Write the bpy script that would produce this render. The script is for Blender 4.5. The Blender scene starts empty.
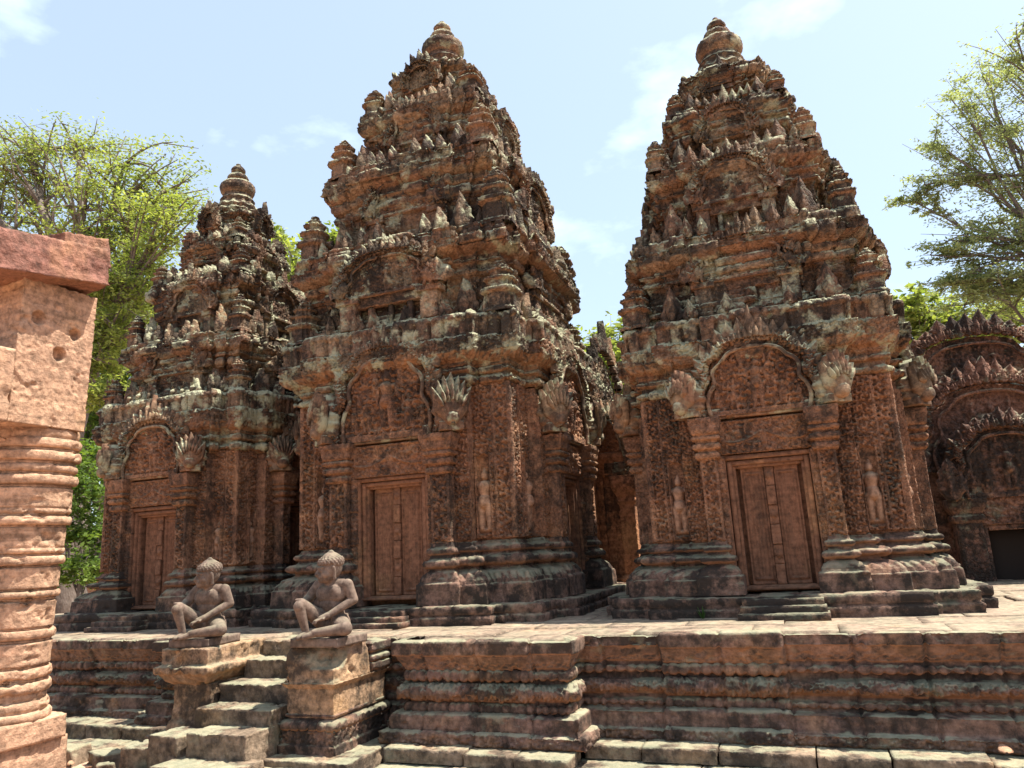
import bpy, math, random
import numpy as np
from mathutils import Matrix, Vector
random.seed(7)
rng = np.random.default_rng(11)
SC = bpy.context.scene
COL = SC.collection
R_ = math.radians

# ------------------------------------------------------------------ camera
F_PX, PITCH, ROLL, YAW, EYE = 745.0, R_(12.4), R_(3.1), R_(20.7), 1.75
fwd = np.array([-math.sin(YAW)*math.cos(PITCH), math.cos(YAW)*math.cos(PITCH), math.sin(PITCH)])
rt = np.array([math.cos(YAW), math.sin(YAW), 0.0])
up = np.cross(rt, fwd)
r2 = math.cos(ROLL)*rt - math.sin(ROLL)*up
u2 = math.sin(ROLL)*rt + math.cos(ROLL)*up
cd = bpy.data.cameras.new('camera')
cam = bpy.data.objects.new('camera', cd)
COL.objects.link(cam)
cd.sensor_width = 36.0
cd.lens = F_PX/1024*36.0
cd.clip_start = 0.05
cd.clip_end = 2000
cam.matrix_world = Matrix(((r2[0], u2[0], -fwd[0], 0), (r2[1], u2[1], -fwd[1], 0), (r2[2], u2[2], -fwd[2], EYE), (0, 0, 0, 1)))
SC.camera = cam

# ------------------------------------------------------------------ light
SUN_EL, SUN_OFF = R_(65), R_(21)          # the sun stands to the right (+X), a little behind the towers (+Y)
sdir = Vector((math.cos(SUN_EL)*math.cos(SUN_OFF), math.cos(SUN_EL)*math.sin(SUN_OFF), math.sin(SUN_EL)))
sl = bpy.data.lights.new('sun', 'SUN')
sl.energy = 5.0
sl.angle = R_(0.5)
sl.color = (1.0, 0.93, 0.82)
so = bpy.data.objects.new('sun', sl)
so.rotation_euler = sdir.to_track_quat('Z', 'Y').to_euler()
COL.objects.link(so)
W = bpy.data.worlds.new('World')
SC.world = W
W.use_nodes = True
wt = W.node_tree
wt.nodes.clear()


def wn(t, **k):
    n = wt.nodes.new(t)
    for a, b in k.items():
        setattr(n, a, b)
    return n


wo = wn('ShaderNodeOutputWorld')
bg = wn('ShaderNodeBackground')
sky = wn('ShaderNodeTexSky', sky_type='NISHITA', sun_disc=False)
sky.sun_elevation = SUN_EL
sky.sun_rotation = math.atan2(sdir.x, sdir.y)
sky.air_density, sky.dust_density, sky.ozone_density = 1.0, 2.2, 2.6
bg.inputs[1].default_value = 0.09
tc = wn('ShaderNodeTexCoord')
mp = wn('ShaderNodeMapping')
mp.inputs['Scale'].default_value = (2.0, 2.0, 4.2)
mp.inputs['Location'].default_value = (0.35, 0.2, 0.1)
cn = wn('ShaderNodeTexNoise')
cn.inputs['Scale'].default_value = 1.7
cn.inputs['Detail'].default_value = 9
cn.inputs['Roughness'].default_value = 0.55
cr = wn('ShaderNodeValToRGB')
cr.color_ramp.elements[0].position = 0.555
cr.color_ramp.elements[0].color = (0.30, 0.30, 0.30, 1)
cr.color_ramp.elements[1].position = 0.80
cr.color_ramp.elements[1].color = (1, 1, 1, 1)
mx = wn('ShaderNodeMixRGB')
mx.inputs[2].default_value = (6.6, 7.8, 8.8, 1)
wt.links.new(tc.outputs['Generated'], mp.inputs[0])
wt.links.new(mp.outputs[0], cn.inputs['Vector'])
wt.links.new(cn.outputs['Fac'], cr.inputs[0])
wt.links.new(cr.outputs[0], mx.inputs[0])
wt.links.new(sky.outputs[0], mx.inputs[1])
wt.links.new(mx.outputs[0], bg.inputs[0])
wt.links.new(bg.outputs[0], wo.inputs[0])
SC.view_settings.view_transform = 'Standard'
SC.view_settings.look = 'None'
SC.view_settings.gamma = 1.0
SC.view_settings.exposure = 1.3
SC.view_settings.use_curve_mapping = False
try:
    SC.cycles.max_bounces = 6
    SC.cycles.diffuse_bounces = 4
    SC.cycles.transparent_max_bounces = 6
except Exception:
    pass


# ------------------------------------------------------------------ materials
class Mat:
    def __init__(s, name):
        s.m = bpy.data.materials.new(name)
        s.m.use_nodes = True
        s.t = s.m.node_tree
        s.t.nodes.clear()
        s.out = s.n('ShaderNodeOutputMaterial')
        s.b = s.n('ShaderNodeBsdfPrincipled')
        s.b.inputs['Roughness'].default_value = 0.92
        s.b.inputs['Specular IOR Level'].default_value = 0.2
        s.l(s.b.outputs[0], s.out.inputs[0])

    def n(s, t, **k):
        n = s.t.nodes.new(t)
        for a, b in k.items():
            setattr(n, a, b)
        return n

    def l(s, a, b):
        s.t.links.new(a, b)

    def pos(s, sc=(1, 1, 1), loc=(0, 0, 0)):
        g = s.n('ShaderNodeNewGeometry')
        m = s.n('ShaderNodeMapping')
        m.inputs['Scale'].default_value = sc
        m.inputs['Location'].default_value = loc
        s.l(g.outputs['Position'], m.inputs[0])
        return m.outputs[0]

    def noise(s, v, sc, det=5, rough=0.55):
        n = s.n('ShaderNodeTexNoise')
        n.inputs['Scale'].default_value = sc
        n.inputs['Detail'].default_value = det
        n.inputs['Roughness'].default_value = rough
        s.l(v, n.inputs['Vector'])
        return n.outputs['Fac']

    def ramp(s, f, stops, interp='LINEAR'):
        r = s.n('ShaderNodeValToRGB')
        r.color_ramp.interpolation = interp
        e = r.color_ramp.elements
        for i, (p, c) in enumerate(stops):
            x = e[i] if i < 2 else e.new(p)
            x.position = p
            x.color = (c, c, c, 1) if isinstance(c, (int, float)) else (*c, 1)
        s.l(f, r.inputs[0])
        return r.outputs[0]

    def mix(s, f, a, b, mode='MIX'):
        m = s.n('ShaderNodeMixRGB', blend_type=mode)
        for i, x in enumerate((f, a, b)):
            if isinstance(x, (int, float)):
                m.inputs[i].default_value = x if i == 0 else (x, x, x, 1)
            elif isinstance(x, tuple):
                m.inputs[i].default_value = (*x, 1)
            else:
                s.l(x, m.inputs[i])
        return m.outputs[0]

    def math(s, op, a, b=0.0):
        m = s.n('ShaderNodeMath', operation=op)
        for i, x in enumerate((a, b)):
            if isinstance(x, (int, float)):
                m.inputs[i].default_value = x
            else:
                s.l(x, m.inputs[i])
        return m.outputs[0]

    def nz(s):
        g = s.n('ShaderNodeNewGeometry')
        x = s.n('ShaderNodeSeparateXYZ')
        s.l(g.outputs['Normal'], x.inputs[0])
        return x.outputs[2]

    def bump(s, h, dist, strength=1.0, prev=None):
        b = s.n('ShaderNodeBump')
        b.inputs['Distance'].default_value = dist
        b.inputs['Strength'].default_value = strength
        s.l(h, b.inputs['Height'])
        if prev is not None:
            s.l(prev, b.inputs['Normal'])
        s.l(b.outputs[0], s.b.inputs['Normal'])
        return b.outputs[0]

    def color(s, c):
        if isinstance(c, tuple):
            s.b.inputs['Base Color'].default_value = (*c, 1)
        else:
            s.l(c, s.b.inputs['Base Color'])


def stone(name, tones, crust=0.55, lichen=0.5, under=0.5, fine=0.02, blk=(1.9, 1.9, 3.7), crust_at=0.5, side_lichen=0.25, ochre=0.2, lich_at=0.585, bed=0.35, carve=0.0, carve_sc=24.0):
    M = Mat(name)
    p = M.pos()
    v = M.n('ShaderNodeTexVoronoi', distance='CHEBYCHEV')
    v.inputs['Scale'].default_value = 1.0
    v.inputs['Randomness'].default_value = 0.75
    M.l(M.pos(blk), v.inputs['Vector'])
    sep = M.n('ShaderNodeSeparateColor')
    M.l(v.outputs['Color'], sep.inputs[0])
    c = M.ramp(sep.outputs[0], [(0.0, tones[0]), (0.35, tones[1]), (0.65, tones[2]), (1.0, tones[3])])
    n1 = M.noise(p, 1.4, 6, 0.6)
    c = M.mix(M.ramp(n1, [(0.38, 0.0), (0.62, 0.7)]), c, tones[1])
    # ochre stains
    n5 = M.noise(M.pos((1, 1, 0.7), (7, 3, 1)), 1.9, 5, 0.55)
    c = M.mix(M.math('MULTIPLY', M.ramp(n5, [(0.56, 0.0), (0.70, 1.0)]), ochre), c, (0.50, 0.29, 0.12))
    # fine grain
    n2 = M.noise(p, 16, 6, 0.65)
    c = M.mix(1.0, c, M.ramp(n2, [(0.28, 0.42), (0.5, 1.0), (0.72, 1.5)]), 'MULTIPLY')
    nz = M.nz()
    # reddish unweathered undersides
    un = M.math('MULTIPLY', M.ramp(nz, [(0.05, 0.0), (0.42, 0.0), (0.43, 0.0)]), 1.0)
    dn = M.math('MULTIPLY', nz, -1.0)
    un = M.math('MULTIPLY', M.ramp(dn, [(0.35, 0.0), (0.8, 1.0)]), under)
    c = M.mix(un, c, (0.34, 0.145, 0.055))
    bd = M.noise(M.pos((.7, .7, 11), (2, 5, 3)), 1.6, 5, 0.6)
    c = M.mix(bed, c, M.ramp(bd, [(0.32, 0.5), (0.5, 1.0), (0.68, 1.3)]), 'MULTIPLY')
    # black crust: patches and streaks, not on the undersides
    n3 = M.noise(M.pos((1, 1, 0.45), (3, 1, 5)), 1.7, 8, 0.65)
    n4 = M.noise(M.pos((1, 1, 1), (1, 8, 2)), 8.5, 6, 0.68)
    cf = M.math('ADD', M.math('MULTIPLY', n3, 0.6), M.math('MULTIPLY', n4, 0.4))
    cf = M.ramp(cf, [(crust_at - 0.04, 0.0), (crust_at + 0.06, 1.0)])
    cf = M.math('MULTIPLY', cf, crust)
    cf = M.math('MULTIPLY', cf, M.ramp(dn, [(0.3, 1.0), (0.75, 0.15)]))
    c = M.mix(cf, c, (0.024, 0.020, 0.0165))
    # grey green lichen, thicker on surfaces that face up
    n6 = M.noise(M.pos((1, 1, 1.2), (4, 4, 9)), 3.1, 7, 0.62)
    upf = M.math('MULTIPLY', M.ramp(nz, [(0.2, 0.0), (0.8, 0.20)]), 1.0)
    lf = M.math('ADD', n6, M.math('MULTIPLY', upf, 0.75))
    lf = M.ramp(lf, [(lich_at, 0.0), (lich_at+0.09, 1.0)])
    sl_ = M.math('ADD', side_lichen, M.math('MULTIPLY', upf, 2.5))
    lf = M.math('MULTIPLY', M.math('MINIMUM', M.math('MULTIPLY', lf, sl_), 1.0), lichen)
    lc = M.mix(M.noise(p, 9, 3), (0.21, 0.215, 0.125), (0.48, 0.485, 0.345))
    c = M.mix(lf, c, lc)
    M.color(c)
    n7 = M.noise(p, 42, 4, 0.6)
    h = M.math('ADD', M.math('MULTIPLY', n2, 1.0), M.math('MULTIPLY', n7, 0.4))
    nb = M.bump(h, fine, 0.9)
    if carve:
        vc = M.n('ShaderNodeTexVoronoi', feature='DISTANCE_TO_EDGE')
        vc.inputs['Scale'].default_value = carve_sc
        wv = M.n('ShaderNodeMixRGB', blend_type='ADD')
        wv.inputs[0].default_value = 0.045
        M.l(M.pos(), wv.inputs[1])
        wz = M.n('ShaderNodeTexNoise')
        wz.inputs['Scale'].default_value = 13.0
        M.l(p, wz.inputs['Vector'])
        M.l(wz.outputs['Color'], wv.inputs[2])
        M.l(wv.outputs[0], vc.inputs['Vector'])
        M.bump(M.ramp(vc.outputs['Distance'], [(0.02, 0.0), (0.16, 1.0)]), carve, 1.0, nb)
    return M.m


RED = ((0.25, 0.118, 0.064), (0.19, 0.098, 0.06), (0.305, 0.162, 0.09), (0.215, 0.115, 0.074))
MIXED = ((0.098, 0.074, 0.053), (0.195, 0.108, 0.067), (0.168, 0.142, 0.096), (0.29, 0.205, 0.128))
M_wall = stone('carved_red_sandstone', RED, 0.8, 0.35, 0.45, 0.014, crust_at=0.515, side_lichen=0.15, carve=0.009, carve_sc=20.0)
M_corn = stone('weathered_cornice_sandstone', MIXED, 0.88, 0.9, 0.45, 0.025, crust_at=0.487, carve=0.008, carve_sc=17.0, side_lichen=0.95, blk=(2.4, 2.4, 3.7), lich_at=0.52)
M_tier = stone('weathered_tier_sandstone', MIXED, 0.88, 0.9, 0.22, 0.025, crust_at=0.482, carve=0.010, carve_sc=17.0, side_lichen=0.75, blk=(2.4, 2.4, 3.7), lich_at=0.55)
M_fig = stone('pale_relief_sandstone', ((0.27, 0.155, 0.10), (0.24, 0.14, 0.09), (0.30, 0.18, 0.115), (0.26, 0.15, 0.10)), 0.5, 0.3, 0.3, 0.008, crust_at=0.55)
M_base = stone('dark_base_sandstone', ((0.19, 0.105, 0.074), (0.155, 0.094, 0.068), (0.22, 0.13, 0.094), (0.175, 0.10, 0.073)), 0.92, 0.5, 0.4, 0.02, crust_at=0.465, side_lichen=0.3)
M_ped = stone('mossy_pediment_sandstone', MIXED, 0.75, 0.95, 0.4, 0.02, crust_at=0.50, side_lichen=0.75, lich_at=0.53)
M_door = stone('door_sandstone', ((0.185, 0.088, 0.050), (0.155, 0.077, 0.046), (0.21, 0.10, 0.058), (0.17, 0.083, 0.05)), 0.5, 0.1, 0.3, 0.006, blk=(.7, .7, .7), crust_at=0.56, side_lichen=0.1)
M_terr = stone('terrace_sandstone', ((0.18, 0.105, 0.075), (0.15, 0.098, 0.072), (0.225, 0.135, 0.098), (0.165, 0.10, 0.08)), 0.85, 0.65, 0.4, 0.018, blk=(1.2, 1.2, 4.5), crust_at=0.485, side_lichen=0.35)
M_step = stone('worn_step_sandstone', ((0.20, 0.143, 0.098), (0.165, 0.122, 0.085), (0.235, 0.17, 0.117), (0.18, 0.136, 0.097)), 0.8, 0.55, 0.3, 0.022, crust_at=0.50, side_lichen=0.4)
M_pave = stone('pale_paving_sandstone', ((0.245, 0.18, 0.13), (0.22, 0.164, 0.12), (0.275, 0.208, 0.15), (0.232, 0.173, 0.126)), 0.55, 0.3, 0.2, 0.014, crust_at=0.53, side_lichen=0.1)
M_clean = stone('clean_pink_sandstone', ((0.385, 0.235, 0.152), (0.35, 0.218, 0.142), (0.42, 0.26, 0.168), (0.37, 0.226, 0.15)), 0.5, 0.3, 0.2, 0.02, blk=(.5, .5, 1.3), crust_at=0.58, side_lichen=0.1, ochre=0.25, bed=0.75)
M_rough = stone('dark_broken_sandstone', ((0.25, 0.115, 0.085), (0.21, 0.10, 0.075), (0.28, 0.13, 0.095), (0.24, 0.11, 0.085)), 0.5, 0.1, 0.3, 0.03, blk=(.7, .7, .7), crust_at=0.54)
M_stat = stone('statue_sandstone', ((0.142, 0.102, 0.080), (0.132, 0.096, 0.076), (0.15, 0.107, 0.083), (0.138, 0.10, 0.079)), 0.45, 0.25, 0.1, 0.005, crust_at=0.56, ochre=0.05, lich_at=0.56, bed=0.2)
M_patch = stone('pale_green_repair_stone', ((0.34, 0.34, 0.24), (0.36, 0.36, 0.26), (0.32, 0.33, 0.23), (0.35, 0.34, 0.25)), 0.2, 0.3, 0.1, 0.008, crust_at=0.6)
M_ped_yel = stone('yellowed_pedestal_sandstone', ((0.33, 0.205, 0.115), (0.27, 0.175, 0.105), (0.36, 0.235, 0.14), (0.28, 0.185, 0.13)), 0.85, 0.45, 0.3, 0.02, crust_at=0.51, side_lichen=0.3, ochre=0.6)
M_lat = stone('laterite', ((0.36, 0.19, 0.11), (0.32, 0.17, 0.10), (0.40, 0.22, 0.13), (0.34, 0.18, 0.11)), 0.4, 0.3, 0.2, 0.02, crust_at=0.55)
M_lib = stone('library_sandstone', ((0.20, 0.10, 0.066), (0.165, 0.086, 0.06), (0.235, 0.122, 0.08), (0.185, 0.095, 0.066)), 0.9, 0.5, 0.4, 0.02, crust_at=0.485, side_lichen=0.45, carve=0.010, carve_sc=16.0)
M_hall = stone('orange_hall_sandstone', ((0.38, 0.165, 0.08), (0.34, 0.15, 0.075), (0.42, 0.185, 0.09), (0.34, 0.15, 0.08)), 0.8, 0.2, 0.4, 0.012, crust_at=0.51, carve=0.008, carve_sc=18.0)


def dirt():
    M = Mat('red_dirt')
    p = M.pos()
    c = M.ramp(M.noise(p, 1.1, 7), [(0.3, (0.37, 0.22, 0.15)), (0.5, (0.48, 0.31, 0.22)), (0.7, (0.58, 0.41, 0.30))])
    c = M.mix(1.0, c, M.ramp(M.noise(p, 22, 6, 0.7), [(0.3, 0.6), (0.5, 1.0), (0.7, 1.25)]), 'MULTIPLY')
    c = M.mix(M.math('MULTIPLY', M.ramp(M.noise(p, 2.6, 8, 0.7), [(0.60, 0.0), (0.68, 1.0)]), 0.6), c, (0.12, 0.10, 0.05))
    M.color(c)
    M.bump(M.noise(p, 14, 8, 0.7), 0.05)
    return M.m


M_dirt = dirt()


def leafmat(name, a, b, trans):
    M = Mat(name)
    at = M.n('ShaderNodeAttribute', attribute_name='tint')
    c = M.mix(at.outputs['Fac'], a, b)
    M.color(c)
    M.b.inputs['Roughness'].default_value = 0.6
    tr = M.n('ShaderNodeBsdfTranslucent')
    M.l(M.mix(1.0, c, (1.5, 1.5, 0.7), 'MULTIPLY'), tr.inputs[0])
    ms = M.n('ShaderNodeMixShader')
    ms.inputs[0].default_value = trans
    M.l(M.b.outputs[0], ms.inputs[1])
    M.l(tr.outputs[0], ms.inputs[2])
    M.l(ms.outputs[0], M.out.inputs[0])
    return M.m


M_leaf_y = leafmat('yellow_green_leaves', (0.11, 0.16, 0.04), (0.29, 0.33, 0.10), 0.5)
M_leaf_g = leafmat('mid_green_leaves', (0.17, 0.21, 0.11), (0.30, 0.34, 0.19), 0.5)
M_leaf_d = leafmat('grass_green_leaves', (0.05, 0.10, 0.02), (0.14, 0.20, 0.04), 0.4)


def bark():
    M = Mat('pale_bark')
    p = M.pos((1, 1, 0.4))
    M.color(M.ramp(M.noise(p, 6, 6), [(0.3, (0.085, 0.068, 0.055)), (0.7, (0.20, 0.165, 0.14))]))
    M.bump(M.noise(p, 20, 5), 0.03)
    return M.m


M_bark = bark()
M_dark = Mat('painted_interior_shade')
M_dark.color((0.03, 0.022, 0.018))  # near-black colour standing in for the shade inside the library door
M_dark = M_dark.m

# ------------------------------------------------------------------ numeric helpers
_perm = rng.permutation(256).astype(np.int64)
_g = rng.normal(size=(256, 3))
_g /= np.linalg.norm(_g, axis=1)[:, None]


def pn(P):
    I = np.floor(P).astype(np.int64)
    f = P - I
    u = f*f*f*(f*(f*6-15)+10)
    out = 0
    for dx in (0, 1):
        hx = _perm[(I[:, 0]+dx) & 255]
        wx = u[:, 0] if dx else 1-u[:, 0]
        for dy in (0, 1):
            hy = _perm[(hx+I[:, 1]+dy) & 255]
            wy = u[:, 1] if dy else 1-u[:, 1]
            for dz in (0, 1):
                h = _perm[(hy+I[:, 2]+dz) & 255]
                wz = u[:, 2] if dz else 1-u[:, 2]
                g = _g[h]
                d = g[:, 0]*(f[:, 0]-dx)+g[:, 1]*(f[:, 1]-dy)+g[:, 2]*(f[:, 2]-dz)
                out = out + wx*wy*wz*d
    return out*1.5


def hsh(a, b=0, c=0):
    v = np.sin(np.asarray(a)*127.1+np.asarray(b)*311.7+np.asarray(c)*74.7)*43758.5453
    return v-np.floor(v)


def scroll(s, t, a, seed=0):
    """carved foliage: a spiral stem with leaf lobes in every cell, 0..1"""
    j = np.floor(t/a)
    sh = 0.5*(j % 2)
    i = np.floor(s/a+sh)
    x = s/a+sh-i-.5
    y = t/a-j-.5
    r = np.hypot(x, y)
    th = np.arctan2(y, x)
    sg = np.where((i+j) % 2 > 0, 1., -1.)
    ph = hsh(i, j, seed)*6.28
    sp = .5+.5*np.cos(6.28*1.65*r-sg*th+ph)
    env = np.clip(2.2-4.2*r, 0, 1)
    lob = .5+.5*np.cos(5*th+ph+4*r)
    q = np.clip((sp*env+.75*lob*(1-env)-.30)/.22, 0, 1)
    return q*q*(3-2*q)*(.75+.25*sp)


def pattern(kind, s, t, th, amp):
    """s along, t up inside the zone (metres), th the zone's height"""
    if kind == 'scroll':
        return amp*1.6*(scroll(s, t, .105)-.6)
    if kind == 'fscroll':
        return amp*1.6*(scroll(s, t, .08, 3)-.6)
    if kind == 'beads':
        x = (s/th/1.0) % 1*2-1
        y = np.clip(t/th*2-1, -1, 1)
        return amp*np.sqrt(np.clip(1-x*x-y*y, 0, 1))
    if kind == 'petal':
        w = .10
        x = (s/w) % 1*2-1
        y = np.clip(t/th, 0, 1)
        inside = np.clip((1-np.abs(x)**1.6) - y**2.5, 0, 1)
        return amp*np.minimum(inside*2.5, 1)
    if kind == 'loz':
        w = th*1.5
        x = (s/w) % 1*2-1
        y = np.clip(t/th*2-1, -1, 1)
        return amp*(np.clip(1-(np.abs(x)*.8+np.abs(y)*.8), 0, 1)*.8+.5*(scroll(s, t, th*.45)-.4))
    if kind == 'dent':
        w = .17
        k = np.floor(s/w)
        x = (s/w) % 1
        edge = np.minimum(x, 1-x)
        return amp*np.where(edge < .10, -1., (hsh(k)-.5)*.9)
    if kind == 'flute':
        return amp*np.cos(s/.035*6.28)
    return 0*s+0*t


class MB:
    def __init__(s):
        s.V, s.Q, s.T, s.D, s.n = [], [], [], [], 0

    def add(s, V, Q=None, T=None, D=None, M=None):
        V = np.asarray(V, float).reshape(-1, 3)
        if M is not None:
            A = np.array(M)
            V = V @ A[:3, :3].T + A[:3, 3]
        s.V.append(V)
        s.D.append(np.zeros(len(V)) if D is None else np.asarray(D, float).reshape(-1))
        if Q is not None and len(Q):
            s.Q.append(np.asarray(Q, int).reshape(-1, 4)+s.n)
        if T is not None and len(T):
            s.T.append(np.asarray(T, int).reshape(-1, 3)+s.n)
        s.n += len(V)

    def grid(s, P, D=None, wrap=False, flip=False, M=None):
        m, n = P.shape[:2]
        i = np.arange(m-1)[:, None]
        j = np.arange(n if wrap else n-1)[None, :]
        a = i*n+j
        b = i*n+(j+1) % n
        c = (i+1)*n+(j+1) % n
        d = (i+1)*n+j
        Q = np.stack([a, b, c, d], -1).reshape(-1, 4)
        if flip:
            Q = Q[:, ::-1]
        s.add(P.reshape(-1, 3), Q, None, D, M)

    def box(s, x0, x1, y0, y1, z0, z1, res=.06, pat=None, M=None, faces='xXyYzZ', tap=0.0):
        """a welded, finely divided box; pat(a, b) is relief on its -y face"""
        lo = np.array([x0, y0, z0])
        hi = np.array([x1, y1, z1])
        N = np.maximum(1, np.round((hi-lo)/res)).astype(int)
        N = np.minimum(N, 200)
        ax = [np.linspace(lo[k], hi[k], N[k]+1) for k in range(3)]
        for f in faces:
            k = 'xyz'.index(f.lower())
            o = [q for q in range(3) if q != k]
            A, B = np.meshgrid(ax[o[0]], ax[o[1]], indexing='ij')
            P = np.zeros(A.shape+(3,))
            P[..., o[0]] = A
            P[..., o[1]] = B
            P[..., k] = hi[k] if f.isupper() else lo[k]
            D = np.zeros(A.shape)
            if pat is not None and f == 'y':
                e = np.minimum(np.minimum(A-x0, x1-A), np.minimum(B-z0, z1-B))
                D = np.where(e > 1e-4, pat(A-(x0+x1)/2, B-z0), 0)
            if tap:
                sc = 1-tap*(P[..., 2]-z0)/(z1-z0)
                P[..., 0] = (x0+x1)/2+(P[..., 0]-(x0+x1)/2)*sc
                P[..., 1] = (y0+y1)/2+(P[..., 1]-(y0+y1)/2)*sc
            fl = (f.isupper() != (k == 1))
            s.grid(P, D, flip=fl, M=M)

    def lathe(s, prof, cx=0, cy=0, res=.04, seg=40, M=None, rip=None):
        pr = resample(prof, res)
        a = np.linspace(0, 2*math.pi, seg, endpoint=False)
        r = np.maximum(pr[:, 0], .0005)[:, None]
        P = np.stack([cx+r*np.cos(a), cy+r*np.sin(a), np.repeat(pr[:, 1][:, None], seg, 1)], -1)
        D = None
        if rip is not None:
            D = rip(a[None, :], pr[:, 1][:, None])+0*r
        s.grid(P, D, wrap=True, M=M)

    def tube(s, pts, rad, seg=10, M=None, res=None, rel=0.0, cell=.08):
        pts = np.asarray(pts, float)
        rad = np.broadcast_to(np.asarray(rad, float), (len(pts),))
        if res:
            d = np.r_[0, np.cumsum(np.linalg.norm(np.diff(pts, axis=0), axis=1))]
            q = np.linspace(0, d[-1], max(2, int(d[-1]/res)+1))
            rad = np.interp(q, d, rad)
            pts = np.stack([np.interp(q, d, pts[:, k]) for k in range(3)], 1)
        t = np.gradient(pts, axis=0)
        t /= np.linalg.norm(t, axis=1)[:, None]+1e-9
        ref = np.array([0.03, 1., 0.05]) if abs(t[:, 1]).mean() < .8 else np.array([1., 0.05, .03])
        u = np.cross(t, ref)
        u /= np.linalg.norm(u, axis=1)[:, None]+1e-9
        w = np.cross(t, u)
        a = np.linspace(0, 2*math.pi, seg, endpoint=False)
        P = pts[:, None]+rad[:, None, None]*(np.cos(a)[None, :, None]*u[:, None]+np.sin(a)[None, :, None]*w[:, None])
        P = np.concatenate([np.repeat(pts[:1, None], seg, 1), P, np.repeat(pts[-1:, None], seg, 1)], 0)
        D = None
        if rel:
            d = np.r_[0, np.cumsum(np.linalg.norm(np.diff(pts, axis=0), axis=1))]
            D = np.zeros(P.shape[:2])
            D[1:-1] = rel*(scroll(d[:, None]+0*a[None], (a[None]*rad[:, None]), cell)-.5)
        s.grid(P, D, wrap=True, flip=False, M=M)

    def leaf(s, w, h, th, M=None, nu=9, nv=12, ribs=0, kind='point', back=.5):
        """a carved leaf or hood standing on z=0, facing -y"""
        v = np.linspace(0, 1, nv)
        if kind == 'point':
            hw = np.sin(np.pi*np.clip(v, 0, 1)**.62)**.75*(1-.25*v)+.28*(1-v)**2
            hw[-1] = .02
        elif kind == 'fan':
            hw = (.42+.62*np.sin(np.pi*v**.85))*np.sqrt(np.clip(1-v**3.2, 0, 1))+.0
            hw[-1] = .05
        else:
            hw = np.sqrt(np.clip(1-v**2.6, 0.001, 1))
        u = np.linspace(-1, 1, nu)
        U, Vv = np.meshgrid(u, v, indexing='xy')
        X = U*hw[:, None]*w/2
        Z = Vv*h
        dome = np.sqrt(np.clip(1-U**2, 0, 1))*(1-.55*Vv)*th
        rel = 0
        if ribs:
            ang = np.arctan2(U*hw[:, None]*w/2, Vv*h+.12*h)
            rel = .30*th*np.cos(ang*ribs*2.6)*(1-U**2)*np.clip(Vv*3, 0, 1)
            X = X*(1+.09*np.cos(Vv*ribs*7)*np.abs(U)**2)
        Pf = np.stack([X, -dome-rel, Z], -1)
        Pb = np.stack([X, back*np.sqrt(np.clip(1-U**2, 0, 1))*th*.8, Z], -1)
        s.grid(Pf, M=M, flip=False)
        s.grid(Pb, M=M, flip=True)

    def build(s, name, mat, parent=None, ero=0.0, chip=0.0, freq=3.0, seed=0, blocks=None, smooth=True, weld=True, link=True):
        V = np.concatenate(s.V)
        D = np.concatenate(s.D)
        Q = np.concatenate(s.Q) if s.Q else np.zeros((0, 4), int)
        T = np.concatenate(s.T) if s.T else np.zeros((0, 3), int)
        if weld:
            k = np.round(V*4000).astype(np.int64)
            k -= k.min(0)
            key = (k[:, 0]*2000003+k[:, 1])*2000003+k[:, 2]
            _, idx, inv = np.unique(key, return_index=True, return_inverse=True)
            V = V[idx]
            D = D[idx]
            Q = inv[Q]
            T = inv[T]
            if len(Q):
                dg = (Q[:, 0] == Q[:, 1]) | (Q[:, 1] == Q[:, 2]) | (Q[:, 2] == Q[:, 3]) | (Q[:, 3] == Q[:, 0])
                qd = Q[dg]
                Q = Q[~dg]
                for a, b, c, d in qd:
                    f = []
                    for x in (a, b, c, d):
                        if x not in f:
                            f.append(x)
                    if len(f) == 3:
                        T = np.vstack([T, np.array([f])])
        if ero or chip or np.any(D) or blocks:
            Nn = np.zeros_like(V)
            for Fc in (Q, T):
                if len(Fc):
                    n = np.cross(V[Fc[:, 2]]-V[Fc[:, 0]], V[Fc[:, -1]]-V[Fc[:, 1]])
                    for c in range(Fc.shape[1]):
                        for q in range(3):
                            Nn[:, q] += np.bincount(Fc[:, c], n[:, q], len(V))
            Nn /= np.linalg.norm(Nn, axis=1)[:, None]+1e-12
            d = D.copy()
            so_ = np.array([seed*7.31+.37, seed*3.17+.11, seed*5.7+.77])
            if ero or chip:
                a = pn(V*freq+so_)
                b = pn(V*freq*2.9+so_)
                c = pn(V*freq*7.3+so_)
                d += ero*(.8*a+.6*b+.35*c)
                if chip:
                    d -= chip*np.clip(a+.7*b+.3*c-.28, 0, .8)
            if blocks:
                bh, bw, bj, gr = blocks
                kz = np.floor(V[:, 2]/bh)
                sx = np.where(np.abs(Nn[:, 1]) > np.abs(Nn[:, 0]), V[:, 0], V[:, 1]+17.3)
                ss = sx/bw+hsh(kz, 3)
                ks = np.floor(ss)
                d += bj*(hsh(kz, ks, seed)-.5)
                ez = np.minimum(V[:, 2]/bh-kz, 1-(V[:, 2]/bh-kz))*bh
                es = np.minimum(ss-ks, 1-(ss-ks))*bw
                d -= gr*np.clip(1-np.minimum(ez, es)/.022, 0, 1)
            V = V+Nn*d[:, None]
        me = bpy.data.meshes.new(name)
        nq, nt = len(Q), len(T)
        me.vertices.add(len(V))
        me.vertices.foreach_set('co', V.astype(np.float32).ravel())
        me.loops.add(nq*4+nt*3)
        me.loops.foreach_set('vertex_index', np.concatenate([Q.ravel(), T.ravel()]).astype(np.int32))
        me.polygons.add(nq+nt)
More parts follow.
